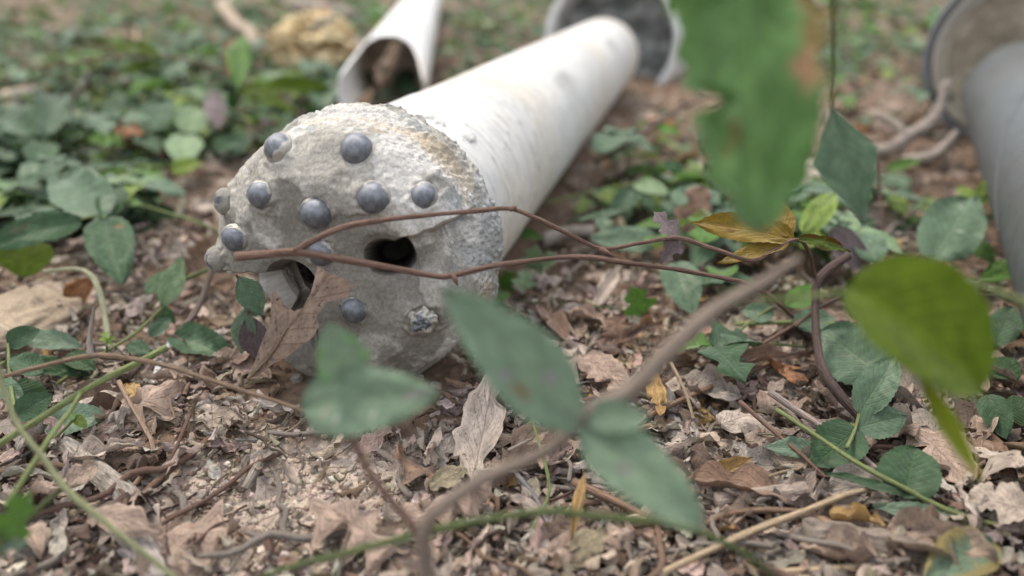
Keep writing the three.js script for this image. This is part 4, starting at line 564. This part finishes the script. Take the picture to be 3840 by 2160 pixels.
{
  const g = plant('brown_vine', W(15, 1411, 0.30), 'brown woody vine with an upright side spur crossing the litter in front of the bit', 'vine');
  stemIn(g, 'stem', ws([[-120, 1440, 0.30], [15, 1411, 0.30], [169, 1371, 0.302], [343, 1334, 0.305], [497, 1346, 0.305], [621, 1371, 0.303], [746, 1411, 0.30], [900, 1462, 0.298], [1120, 1535, 0.293], [1300, 1620, 0.29]]), [0.0008, 0.0009, 0.0009, 0.0012, 0.0009, 0.0009, 0.0009, 0.0008, 0.0008, 0.0007], barkMat(C(0.33, 0.225, 0.15)), { sides: 10, knob: 0.12 });
  stemIn(g, 'spur', ws([[343, 1334, 0.305], [336, 1290, 0.306], [342, 1220, 0.307], [353, 1150, 0.308]]), [0.0013, 0.0011, 0.0008, 0.0006], BARK.grey);
}
stick('dark_stick', gs([[795, 1010, 0.034], [770, 1090, 0.024], [735, 1167, 0.016], [661, 1262, 0.010], [625, 1310, 0.008]]), [0.0015, 0.0017, 0.0018, 0.0017, 0.0016], barkMat(C(0.24, 0.185, 0.155)), 'grey-brown stick leaning from the ground onto the edge of the bit', 'stick', null, { sides: 10 });
stick('white_stick', gs([[640, 1290, 0.010], [610, 1340, 0.008], [592, 1390, 0.006], [560, 1500, 0.004]]), [0.0017, 0.0018, 0.0016, 0.0013], std(C(0.80, 0.80, 0.80), { map: TEX.bark, roughness: 0.8 }), 'thin white-coated stick under the thick green stem', 'stick');
stick('grey_twig', gs([[520, 1712, 0.003], [640, 1690, 0.004], [760, 1668, 0.004], [880, 1655, 0.004], [990, 1650, 0.004], [1125, 1624, 0.004]]), [0.0012, 0.0014, 0.0015, 0.0016, 0.0016, 0.0011], barkMat(C(0.27, 0.25, 0.24)), 'dark grey twig lying across the soil under the oak leaf', 'twig', null, { sides: 9 });
stick('thin_twig', gs([[447, 1430, 0.02], [475, 1490, 0.018], [502, 1534, 0.016], [545, 1610, 0.012], [575, 1678, 0.010], [555, 1750, 0.006], [497, 1830, 0.003]]), [0.0010, 0.0010, 0.0009, 0.0009, 0.0010, 0.0010, 0.0012], barkMat(C(0.50, 0.34, 0.24)), 'thin pinkish twig bent like a bow over the grey twig', 'twig');
stick('thin_twig', gs([[712, 1555, 0.016], [660, 1680, 0.010], [625, 1750, 0.006], [586, 1806, 0.003]]), [0.0008, 0.0008, 0.0007, 0.0005], BARK.red, 'thin reddish twig with a dark tip crossing the grey twig', 'twig');
stick('wood_chip', gs([[995, 1695, 0.006], [955, 1765, 0.005], [918, 1835, 0.003]]), [0.0024, 0.0026, 0.0014], BARK.grey, 'splintered grey wood chip on the bare soil', 'wood chip');
{ // flat strip of grey bark
  const strip = (a, b, w, mat, label) => { const p = G(...a), q = G(...b), L = q.clone().sub(p).length(); const geo = gridGeo(30, 10, (u, v) => { const c = (v - 0.5) * 2; return [u * L, 0.006 * (1 - c * c) + 0.0012 * fbm(u * 8, c * 2, 3, 3), c * w * (0.85 + 0.25 * N3(u * 5, 2, 2)) * Math.min(1, 8 * u + 0.5, 6 * (1 - u) + 0.4), u * L / 0.05, v * 0.5]; }); const m = single('bark_strip', geo, mat, label, 'bark'); m.applyMatrix4(orient(p, q.clone().sub(p), V3(0, 1, 0))); };
  strip([205, 1640, 0.004], [530, 1905, 0.003], 0.0062, barkMat(C(0.50, 0.44, 0.38)), 'flat strip of grey bark slanting under the green stems');
  strip([470, 1975, 0.002], [640, 2200, 0.002], 0.0075, barkMat(C(0.50, 0.44, 0.40)), 'flat strip of grey bark under the curling brown leaf');
  strip([3000, 1990, 0.003], [3480, 2080, 0.003], 0.0085, barkMat(C(0.34, 0.28, 0.23)), 'broad strip of dark bark under the slender green stem');
}
stick('dark_twig', gs([[3188, 958, 0.062], [3120, 1000, 0.056], [3068, 1050, 0.050], [3058, 1150, 0.038], [3062, 1260, 0.028], [3088, 1390, 0.018], [3150, 1480, 0.012], [3235, 1575, 0.006]]), [0.0019, 0.0024, 0.0020, 0.0018, 0.0021, 0.0026, 0.0024, 0.0020], barkMat(C(0.13, 0.085, 0.075)), 'dark purple-brown twig rising in a bend behind the broad green leaf', 'twig', null, { sides: 10 });
stick('thin_twig', gs([[2985, 1225, 0.022], [3060, 1160, 0.03], [3150, 1115, 0.034]]), [0.0007, 0.0009, 0.0012], BARK.dark, 'short dark side twig touching the dark bent twig', 'twig');
stick('thin_twig', gs([[2690, 1390, 0.006], [2860, 1290, 0.014], [3050, 1175, 0.026]]), [0.0008, 0.0009, 0.0009], BARK.red, 'thin red-brown twig crossing the dark bent twig', 'twig');
stick('woody_runner', gs([[2885, 1468, 0.018], [2990, 1540, 0.014], [3100, 1612, 0.012], [3300, 1770, 0.009], [3420, 1850, 0.007], [3570, 1960, 0.004]]), [0.0014, 0.0016, 0.0014, 0.0014, 0.0013, 0.001], barkMat(C(0.46, 0.37, 0.33)), 'pinkish grey stem running beside the slender green stem', 'stem');
stick('thin_twig', gs([[2775, 1505, 0.014], [2880, 1600, 0.012], [3000, 1700, 0.010], [3095, 1790, 0.008]]), [0.0010, 0.0009, 0.0008, 0.0006], BARK.red, 'straight reddish twig ending at the narrow toothed leaf', 'twig');
stick('grey_stick', gs([[2680, 1880, 0.004], [2850, 1860, 0.004], [3020, 1838, 0.004]]), [0.0034, 0.0037, 0.0032], barkMat(C(0.46, 0.37, 0.31)), 'thick grey-brown stick lying below the golden leaf', 'stick', null, { sides: 12 });
stick('grey_stick', gs([[2760, 1812, 0.003], [2900, 1818, 0.003], [3010, 1815, 0.003]]), [0.0022, 0.0024, 0.002], BARK.grey, 'short grey stick behind the thick grey-brown stick', 'stick');
stick('straw', gs([[2480, 2150, 0.006], [2560, 2112, 0.007], [2838, 1985, 0.009], [2984, 1930, 0.010], [3183, 1852, 0.012], [3300, 1830, 0.010]]), [0.0012, 0.0013, 0.0013, 0.0014, 0.0012, 0.001], BARK.tan, 'long tan straw slanting over the sticks', 'straw');
stick('straw', gs([[2600, 1990, 0.006], [2720, 1930, 0.007], [2860, 1912, 0.007], [3000, 1918, 0.006]]), [0.001, 0.0011, 0.0011, 0.001], BARK.brown, 'curved brown straw arching over the long tan straw', 'straw');
stick('straw', gs([[2880, 2150, 0.004], [3060, 2140, 0.004], [3260, 2122, 0.004]]), [0.0014, 0.0015, 0.0012], BARK.tan, 'thick tan straw lying flat below the crumpled leaves', 'straw');
stick('wood_strip', gs([[3005, 1922, 0.006], [3100, 1970, 0.006], [3215, 2032, 0.005]]), [0.002, 0.0028, 0.002], BARK.brown, 'brown splinter of wood under the long tan straw', 'splinter');
stick('thin_twig', gs([[2100, 1738, 0.005], [2160, 1752, 0.006], [2230, 1778, 0.004]]), [0.0013, 0.0013, 0.0011], BARK.dark, 'short dark twig under the arch of the bramble stem', 'twig');
stick('grey_twig', gs([[2150, 1806, 0.008], [2260, 1858, 0.007], [2360, 1905, 0.006], [2450, 1955, 0.004]]), [0.0016, 0.0016, 0.0015, 0.0011], BARK.brown, 'brown twig slanting down behind the lowest bramble leaflet', 'twig');
stick('grey_twig', gs([[1940, 1780, 0.008], [2010, 1870, 0.006], [2060, 1970, 0.005], [2150, 2060, 0.004]]), [0.0009, 0.001, 0.001, 0.0008], barkMat(C(0.30, 0.28, 0.29)), 'thin slate grey twig behind the narrow mustard scrap', 'twig');
stick('straw', gs([[1990, 1560, 0.022], [2020, 1660, 0.017], [2050, 1760, 0.013], [2060, 1850, 0.008], [1990, 1990, 0.005], [1930, 2130, 0.004]]), [0.0006, 0.0007, 0.0007, 0.0007, 0.0007, 0.0006], BARK.green, 'thin pale green grass stalk under the bramble stem', 'grass stalk');
stick('thin_twig', gs([[1905, 1690, 0.012], [1950, 1670, 0.014], [1995, 1645, 0.014]]), [0.0008, 0.0009, 0.0005], BARK.grey, 'short grey twig in the hollow beside the pale curled leaf', 'twig');
stick('thin_twig', gs([[2515, 1360, 0.022], [2570, 1470, 0.014], [2600, 1570, 0.006]]), [0.0009, 0.0009, 0.0007], BARK.tan, 'thin tan twig with a torn leaf scrap behind the bramble shoot', 'twig');
stick('thin_twig', gs([[2430, 1560, 0.006], [2620, 1470, 0.007], [2800, 1400, 0.008], [2950, 1330, 0.01]]), [0.0012, 0.0013, 0.0013, 0.001], BARK.brown, 'brown twig lying in front of the long rolled leaf', 'twig');
stick('straw', gs([[513, 45, 0.05], [511, 110, 0.03], [510, 190, 0.004]].map(([x, y, h]) => [x, y + 60, h])), [0.0035, 0.0035, 0.004], BARK.tan, 'pale upright straw standing in the greenery behind the bramble runner', 'straw');
stick('grey_stick', gs([[245, 400, 0.02], [290, 350, 0.04], [325, 310, 0.055], [326, 275, 0.07]]), [0.004, 0.004, 0.0038, 0.003], BARK.grey, 'short grey forked stick sticking up behind the dark bramble leaflet', 'stick');
stick('grey_stick', gs([[0, 372, 0.015], [70, 355, 0.02], [150, 330, 0.02]]), [0.006, 0.006, 0.004], BARK.grey, 'grey stick lying under the bramble runner', 'stick');
stick('thin_twig', gs([[1360, 20, 0.02], [1395, 160, 0.06], [1430, 300, 0.05], [1445, 420, 0.005]].map(([x, y, h]) => [x, y + 40, h])), [0.0012, 0.0014, 0.0015, 0.0015], BARK.red, 'thin reddish twig standing in the mouth of the white pipe', 'twig');
{ // pale rock and stones
  const rock = (x, y, w, h, d, c, label, name, seed, group) => { const p = G(x, y, 0); p.y = terrain(p.x, p.z) + h * 0.25; const geo = gridGeo(46, 64, (u, v) => { const th = u * Math.PI, a = v * Math.PI * 2, dx = Math.sin(th) * Math.cos(a), dy = Math.cos(th), dz = Math.sin(th) * Math.sin(a); const q = (n, k) => Math.sign(n) * Math.pow(Math.abs(n), k); const r = 1 + 0.24 * fbm(dx * 1.6 + seed, dy * 1.6, dz * 1.6, 4); return [q(dx, 0.8) * r * w, q(dy, 0.75) * r * h, q(dz, 0.8) * r * d, dx * 1.5 + seed, dy * 1.2 + dz]; }, true); const m = single(name, geo, std(c, { map: TEX.soil, bumpMap: TEX.soilBump, bumpScale: 0.0022, roughness: 0.95 }), label, 'stone', group); m.position.copy(p); m.rotation.y = seed; return m; };
  rock(20, 1300, 0.045, 0.015, 0.03, C(0.45, 0.385, 0.30), 'large pale buff rock beside the bent green stem', 'rock', 1.3);
  rock(3010, 690, 0.028, 0.02, 0.02, C(0.95, 0.90, 0.82), 'pale stone under the hanging green leaf', 'rock', 2.1);
  rock(3260, 830, 0.034, 0.016, 0.02, C(0.80, 0.72, 0.66), 'pinkish grey stone beside the cluster of bramble leaves', 'rock', 3.6);
  rock(60, 380, 0.05, 0.02, 0.03, C(0.72, 0.62, 0.52), 'flat tan stone in the greenery under the bramble runner', 'rock', 5.2);
  const r = mulberry(77);
  for (let i = 0; i < 34; i++) { const px = r() * 3840, py = 1450 + r() * 720, s = 0.0012 + r() * 0.0022, w = r() < 0.5; rock(px, py, s * (1 + r() * 0.6), s * 0.8, s, w ? C(1.0, 0.97, 0.92) : C(0.8, 0.74, 0.66), `tiny ${w ? 'white' : 'tan'} pebble lying ${zone(px, py)}`, 'pebble', i * 0.7 + 6, `tiny ${w ? 'white' : 'tan'} pebbles ${zone(px, py)}`); }
}

// ---------------------------------------------------------------- scattered individuals and uncountable litter
const hits = (p, m = 0) => { // inside one of the large things?
  const q = p.clone().applyMatrix4(fromWorld); if (q.z < 0.075 + m && q.z > -0.98 && Math.abs(q.x) < 0.058 + m) return true;
  if (m >= 0 && p.z < -0.87 && p.z > -3 && Math.abs(p.x - (-0.0845 + 0.0732 * (p.z))) < 0.056 + m) return true;
  const t = (p.x - 0.148) * HAM2.x + p.z * HAM2.z, off = (p.x - 0.148) * HAM2.z - p.z * HAM2.x; if (t < 1.2 && Math.abs(off) < 0.058 + m) return true;
  const c = W(2292, 150, 1.36); if (Math.hypot(p.x - c.x - 0.04, p.z - c.z + 0.1) < 0.15 + m) return true;
  return false;
};
const bump = (x, y, cx, cy, rx, ry) => Math.exp(-(((x - cx) / rx) ** 2 + ((y - cy) / ry) ** 2));
const bare = (x, y) => clamp(1.4 * bump(x, y, 980, 1980, 560, 230) + 0.9 * bump(x, y, 1450, 1830, 350, 150) + 0.7 * bump(x, y, 2720, 1660, 170, 110) + 0.5 * bump(x, y, 100, 1180, 170, 120));
const leafy = (x, y) => clamp(1.1 * bump(x, y, 450, 480, 700, 330) + 0.9 * bump(x, y, -300, 800, 500, 500) + 0.9 * bump(x, y, 1750, 60, 300, 230) + 0.75 * bump(x, y, 1000, 330, 500, 200) + 0.8 * bump(x, y, 3100, 180, 330, 150) + 1.2 * bump(x, y, 3850, 1300, 260, 420) + 0.95 * bump(x, y, 2900, 960, 420, 190) + 1.0 * (1 - smooth(60, 260, y)) * (0.5 + 0.5 * smooth(0, 0.3, N3(x / 500, y / 90, 4) + 0.2)) + 0.35 * bump(x, y, 80, 1480, 260, 160) + 0.95 * bump(x, y, 250, 850, 430, 260) + 0.4 * bump(x, y, 2450, 760, 350, 200));
const ruddy = (x, y) => clamp(bump(x, y, 2350, 560, 330, 300) + bump(x, y, 2560, 350, 300, 120) + 0.6 * bump(x, y, 3350, 420, 300, 150) + 0.5 * bump(x, y, 2600, 1330, 330, 140));
const R = mulberry(99);
const pick = a => a[Math.floor(R() * a.length)];
// dry leaves: a few shapes, many colours
const deadShapes = [];
for (let i = 0; i < 16; i++) deadShapes.push(leafGeo({ L: 1, Wd: 0.4 + R() * 0.45, out: ['torn', 'oak', 'ovate', 'torn', 'ovate', 'torn', 'oak', 'lance'][i % 8], bites: 2 + (i % 5), fold: (R() - 0.3) * 0.6, bend: (R() - 0.4) * 1.5, roll: (R() - 0.4) * 3, wave: 0.08 + R() * 0.12, nu: 26, nv: 6, seed: 300 + i }));
const deadKinds = [['tan', 'tan crumpled dry leaf'], ['pale', 'pale bleached dry leaf'], ['pink', 'pinkish brown dry leaf'], ['brown', 'brown curled dry leaf'], ['rust', 'rust-coloured dry leaf'], ['dark', 'dark rotting leaf'], ['ash', 'grey-brown weathered leaf'], ['gold', 'golden dry leaf']];
const weights = (x, y) => ruddy(x, y) > R() ? pick([0, 1, 3, 4, 4, 7, 1, 3]) : pick([0, 0, 1, 2, 2, 2, 3, 5, 6, 6, 6, 7, 1]);
{
  let n = 0, tries = 0;
  while (n < 290 && tries++ < 4000) {
    const x = -300 + R() * 4440, y = 330 + R() * 1830, b = bare(x, y); if (R() < b * 0.9 || R() < leafy(x, y) * 0.75) continue;
    const p = G(x, y, 0); if (hits(p, 0.008)) continue;
    const near = p.clone().sub(EYE).dot(FWD), s = (0.020 + 0.036 * R() * R()) * lerp(1, 1.5, smooth(0.45, 0.9, near));
    const [k, label] = deadKinds[weights(x, y)];
    const m = mesh(numbered('fallen_leaf'), pick(deadShapes), DEAD[k], scene); { const l = `${s < 0.025 ? 'small' : s < 0.04 ? 'medium' : 'large'} ${label} ${zone(x, y)}`; tag(m, l, 'dry leaf', `${l.replace(' dry leaf', ' leaves').replace(' leaf', ' leaves')}`); }
    const nrm = V3((R() - 0.5) * 0.9, 1, (R() - 0.4) * 0.9).normalize(), a = R() * 6.28;
    m.applyMatrix4(orient(V3(p.x, terrain(p.x, p.z) + 0.003 + 0.007 * R(), p.z), V3(Math.cos(a), (R() - 0.4) * 0.4, Math.sin(a)), nrm)); m.scale.setScalar(s); n++;
  }
}
// loose twigs
const twigShapes = []; for (let i = 0; i < 8; i++) { const pts = []; for (let k = 0; k <= 5; k++) pts.push(V3(k / 5, (R() - 0.5) * 0.07, (R() - 0.5) * 0.13)); twigShapes.push(tube(pts, [0.02 + R() * 0.014, 0.026, 0.022, 0.014 + R() * 0.01], { seg: 12, sides: 7, knob: 0.1, seed: i })); }
{
  const kinds = [['grey', 'loose grey twig'], ['brown', 'loose brown twig'], ['red', 'loose reddish twig'], ['tan', 'loose tan straw'], ['dark', 'loose dark twig'], ['pale', 'loose bleached twig']];
  let n = 0, tries = 0;
  while (n < 200 && tries++ < 4000) { const x = -200 + R() * 4240, y = 500 + R() * 1660; if (R() < leafy(x, y) * 0.6) continue; const p = G(x, y, 0), s = 0.02 + 0.045 * R(); if (hits(p, 0.01)) continue; const [k, label] = kinds[Math.floor(R() * R() * 6)]; const a = R() * 6.28;
    const m = mesh(numbered('loose_twig'), pick(twigShapes), BARK[k], scene); { const l = `${s < 0.035 ? 'short' : 'long'} ${label} lying ${zone(x, y)}`; tag(m, l, k === 'tan' ? 'straw' : 'twig', `${l}, all alike`); } m.applyMatrix4(orient(V3(p.x, terrain(p.x, p.z) + 0.003 + 0.005 * R(), p.z), V3(Math.cos(a), (R() - 0.5) * 0.22, Math.sin(a)), V3(0, 1, 0.01))); const th = 0.5 + 0.6 * R(); m.scale.set(s, s * th, s * th); n++; }
}
// green plants as individuals, then the mass of leaves between them
function protoSprig(k, mats) {
  const g = new THREE.Group(), n = 3 + (k % 3), h = 0.02 + 0.025 * R(); const top = V3((R() - 0.5) * 0.02, h, (R() - 0.5) * 0.02);
  mesh('stem', tube([V3(0, -0.004, 0), V3(top.x * 0.3, h * 0.6, top.z * 0.2), top], [0.001, 0.0009, 0.0007], { seg: 6, sides: 6 }), BARK.green, g);
  for (let i = 0; i < n; i++) { const a = k + i / n * 6.28 + R() * 0.8, L = 0.022 + 0.02 * R(); const m = mesh('leaf', leafGeo({ L, Wd: L * (0.6 + 0.3 * R()), out: k % 4 === 3 ? 'ivy' : k % 4 === 2 ? 'round' : 'ovate', teeth: 9, depth: 0.1, fold: 0.1 + 0.3 * R(), bend: 0.2 + 0.5 * R(), wave: 0.07, nu: 20, nv: 6, seed: 600 + k * 9 + i }), GREEN[mats[i % mats.length]], g); m.applyMatrix4(orient(top, V3(Math.cos(a), 0.15 - 0.35 * R(), Math.sin(a)), V3(0, 1, 0))); }
  return g;
}
const sprigKinds = [['bramble_sprig', ['deep', 'deep', 'sage'], 'bramble sprig with dull green toothed leaflets', 'dull green bramble sprigs'], ['bramble_sprig', ['dark', 'deep'], 'bramble sprig with dark green leaflets', 'dark green bramble sprigs'], ['round_leaf_plant', ['pale', 'sage', 'lime'], 'low plant with pale rounded leaves', 'pale round-leaved plants'], ['ivy_sprig', ['deep', 'bright'], 'ivy-like sprig with lobed green leaves', 'lobed green sprigs'], ['bramble_sprig', ['sage', 'dusty', 'sage'], 'bramble sprig with greyish green leaflets', 'greyish bramble sprigs'], ['bramble_sprig', ['olive', 'bright', 'purple'], 'bramble sprig with olive and purplish leaflets', 'olive bramble sprigs']];
{
  const protos = []; for (let k = 0; k < 12; k++) protos.push(protoSprig(k, sprigKinds[[0, 1, 2, 3, 4, 5][k % 6]][1]));
  let n = 0, tries = 0;
  while (n < 250 && tries++ < 14000) {
    const x = -500 + R() * 4840, y = 170 + R() * 1500; if (R() > leafy(x, y) * (y > 1000 ? 0.7 : 1)) continue; const p = G(x, y, 0); if (hits(p, 0.02)) continue;
    if (x > 600 && x < 2000 && y > 620 || x < 700 && y > 1010 || x > 3000 && x < 3560 && y > 1150) continue;
    const k = Math.floor(R() * 12), kind = sprigKinds[k % 6], o = protos[k].clone(); o.name = numbered(kind[0]); scene.add(o); { const l = `${kind[2]} ${zone(x, y)}`; tag(o, l, k % 6 === 3 ? 'ivy' : k % 6 === 2 ? 'plant' : 'bramble', `${kind[3]} ${zone(x, y)}`); }
    o.position.set(p.x, terrain(p.x, p.z), p.z); o.rotation.y = R() * 6.28; o.scale.setScalar((0.75 + 0.6 * R()) * lerp(0.85, 1.25, smooth(0.5, 1.3, -p.z))); n++;
  }
}
const dummy = new THREE.Object3D(), tint = new THREE.Color();
function scatter(name, label, category, geos, mat, count, place) {
  const per = Math.ceil(count / geos.length);
  geos.forEach((g, gi) => {
    const list = []; let tries = 0; while (list.length < per && tries++ < per * 12) { const m = place(); if (m) list.push(m); }
    const im = new THREE.InstancedMesh(g, mat, list.length); im.name = numbered(name); im.castShadow = im.receiveShadow = true;
    list.forEach(([M, c], i) => { im.setMatrixAt(i, M); im.setColorAt(i, tint.setRGB(...c)); });
    im.userData = { kind: 'stuff', label, category }; scene.add(im);
  });
}
const GEN = leafMat(C(1, 1, 1)), DEADGEN = deadMat(C(1, 1, 1)), BARKGEN = barkMat(C(1, 1, 1)), CRUMB = std(C(1, 1, 1), { map: TEX.soil, roughness: 0.97 });
const vary = (c, v = 0.3) => { const k = 1 + (R() - 0.5) * 2 * v; return c.map(x => x * k * (1 + (R() - 0.5) * 0.16)); };
const greens = [[0.055, 0.14, 0.045], [0.07, 0.155, 0.065], [0.03, 0.095, 0.02], [0.11, 0.21, 0.105], [0.16, 0.26, 0.16], [0.28, 0.42, 0.22], [0.09, 0.24, 0.02], [0.08, 0.19, 0.045], [0.13, 0.19, 0.015], [0.2, 0.12, 0.08], [0.04, 0.11, 0.035], [0.24, 0.36, 0.08]];
const browns = [[0.46, 0.35, 0.26], [0.60, 0.50, 0.40], [0.47, 0.35, 0.265], [0.28, 0.185, 0.12], [0.14, 0.095, 0.065], [0.45, 0.39, 0.32], [0.36, 0.285, 0.225], [0.62, 0.54, 0.43], [0.52, 0.42, 0.32]], reds = [[0.58, 0.42, 0.28], [0.46, 0.29, 0.17], [0.72, 0.58, 0.44], [0.36, 0.23, 0.15], [0.64, 0.49, 0.36], [0.5, 0.4, 0.31]];
// far and low green leaves
const smallLeaves = [0, 1, 2, 3].map(i => leafGeo({ L: 1, Wd: 0.65 + 0.1 * i, out: ['ovate', 'ovate', 'round', 'ivy'][i], teeth: 7, depth: 0.08, fold: 0.25, bend: 0.5, wave: 0.08, nu: 10, nv: 4, seed: 800 + i }));
scatter('ground_cover', 'mass of small green leaves covering the ground behind', 'ground cover', smallLeaves, GEN, 9500, () => {
  const x = -1400 + R() * 6600, y = -95 + Math.pow(R(), 1.15) * 950; if (R() > leafy(x, Math.max(y, 20)) * 0.9) return null; const p = G(x, y, 0); if (hits(p, 0.015)) return null; if (x > 600 && x < 2100 && y > 600) return null;
  const d = p.clone().sub(EYE).dot(FWD), s = (0.013 + 0.022 * R()) * lerp(0.85, 2.0, smooth(0.6, 3, d)), a = R() * 6.28;
  const M = orient(V3(p.x, terrain(p.x, p.z) + (0.004 + 0.036 * R() * R()) * lerp(0.8, 1.7, smooth(0.6, 3, d)), p.z), V3(Math.cos(a), 0.3 - 0.5 * R(), Math.sin(a)), V3((R() - 0.5) * 1.1, 1, (R() - 0.3) * 1.1).normalize()).scale(V3(s, s, s));
  return [M, vary(pick(greens), 0.25)];
});
// scraps of dry leaf
const scraps = [0, 1, 2, 3, 4, 5].map(i => leafGeo({ L: 1, Wd: 0.55 + 0.12 * (i % 4), out: ['torn', 'ovate', 'torn', 'oak', 'torn', 'lance'][i], bites: 4, fold: 0.2 * (i % 3), bend: (i - 2.5) * 0.35, roll: (i % 3 - 1) * 2, wave: 0.16, nu: 9, nv: 4, seed: 900 + i }));
scatter('leaf_litter', 'crumbled scraps of dry leaf covering the soil', 'leaf litter', scraps, DEADGEN, 12500, () => {
  const x = -1000 + R() * 5840, y = -60 + R() * 2520; if (R() < bare(x, y) * 0.92) return null; const p = G(x, y, 0); if (hits(p, -0.012)) return null;
  const d = p.clone().sub(EYE).dot(FWD), s = (0.0055 + 0.020 * R() * R()) * lerp(1, 2.6, smooth(0.4, 1.6, d)), a = R() * 6.28;
  const M = orient(V3(p.x, terrain(p.x, p.z) + 0.001 + 0.008 * R(), p.z), V3(Math.cos(a), (R() - 0.5) * 0.5, Math.sin(a)), V3((R() - 0.5) * 1.1, 1, (R() - 0.5) * 1.1).normalize()).scale(V3(s, s, s));
  return [M, vary(pick(ruddy(x, y) > R() ? reds : browns), 0.3)];
});
// the same litter and greenery carries on outside the view
const around = () => { const a = R() * 6.28, d = 1.9 * Math.sqrt(R()), p = V3(Math.cos(a) * d, 0, -0.45 + Math.sin(a) * d), q = pixelOf(V3(p.x, slopeAt(p.z), p.z)); if (q[2] > 0.1 && q[0] > -850 && q[0] < 4700 && q[1] < 2400) return null; return hits(p, 0) ? null : p; };
scatter('leaf_litter', 'crumbled scraps of dry leaf on the ground all around', 'leaf litter', scraps, DEADGEN, 15000, () => { const p = around(); if (!p) return null; const s = (0.008 + 0.03 * R() * R()), a = R() * 6.28; return [orient(V3(p.x, terrain(p.x, p.z) + 0.001 + 0.008 * R(), p.z), V3(Math.cos(a), (R() - 0.5) * 0.5, Math.sin(a)), V3((R() - 0.5) * 1.1, 1, (R() - 0.5) * 1.1).normalize()).scale(V3(s, s, s)), vary(pick(browns), 0.3)]; });
scatter('ground_cover', 'green leaves growing on the ground all around', 'ground cover', smallLeaves, GEN, 4500, () => { const p = around(); if (!p || N3(p.x * 2.5, 1, p.z * 2.5) < 0.0) return null; const s = 0.015 + 0.025 * R(), a = R() * 6.28; return [orient(V3(p.x, terrain(p.x, p.z) + 0.004 + 0.04 * R() * R(), p.z), V3(Math.cos(a), 0.3 - 0.5 * R(), Math.sin(a)), V3((R() - 0.5) * 1.1, 1, (R() - 0.5) * 1.1).normalize()).scale(V3(s, s, s)), vary(pick(greens), 0.25)]; });
// splinters and bits of twig
scatter('twig_debris', 'fine splinters and broken bits of twig strewn in the litter', 'twig debris', twigShapes.slice(0, 4), BARKGEN, 4200, () => {
  const x = -900 + R() * 5640, y = 300 + R() * 2100; if (R() < bare(x, y) * 0.55) return null; const p = G(x, y, 0); if (hits(p, -0.005)) return null; const d = p.clone().sub(EYE).dot(FWD);
  const s = (0.007 + 0.032 * R() * R()) * lerp(1, 1.6, smooth(0.5, 1.2, d)), a = R() * 6.28, th = 0.3 + 0.7 * R();
  return [orient(V3(p.x, terrain(p.x, p.z) + 0.001 + 0.004 * R(), p.z), V3(Math.cos(a), (R() - 0.5) * 0.4, Math.sin(a)), V3(0, 1, 0.01)).scale(V3(s, s * th, s * th)), vary(pick([[0.42, 0.36, 0.31], [0.33, 0.21, 0.14], [0.5, 0.38, 0.26], [0.16, 0.11, 0.085], [0.62, 0.5, 0.38], [0.5, 0.44, 0.4]]), 0.25)];
});
// crumbs of soil
const crumbs = [0, 1, 2].map(k => { const g = new THREE.IcosahedronGeometry(1, 1), p = g.attributes.position; for (let i = 0; i < p.count; i++) { const v = V3(p.getX(i), p.getY(i), p.getZ(i)), r = 1 + 0.55 * fbm(v.x * 1.3 + k * 4, v.y * 1.3, v.z * 1.3, 2); p.setXYZ(i, v.x * r, v.y * r * 0.8, v.z * r); } g.computeVertexNormals(); return g; });
scatter('soil_crumbs', 'loose crumbs of tan soil and grit', 'soil', crumbs, CRUMB, 22000, () => {
  const x = -700 + R() * 5240, y = 700 + R() * 1700; if (R() > 0.25 + 0.6 * bare(x, y)) return null; const p = G(x, y, 0); if (hits(p, -0.01)) return null;
  const s = 0.00022 + 0.0018 * Math.pow(R(), 7); dummy.position.set(p.x, terrain(p.x, p.z) + s * 0.4, p.z); dummy.rotation.set(R() * 6, R() * 6, R() * 6); dummy.scale.set(s * (0.8 + 0.6 * R()), s, s); dummy.updateMatrix();
  return [dummy.matrix.clone(), vary(R() < 0.1 ? [0.85, 0.82, 0.76] : R() < 0.2 ? [0.36, 0.30, 0.26] : [0.60, 0.53, 0.475], 0.2)];
});
renderer.render(scene, camera);
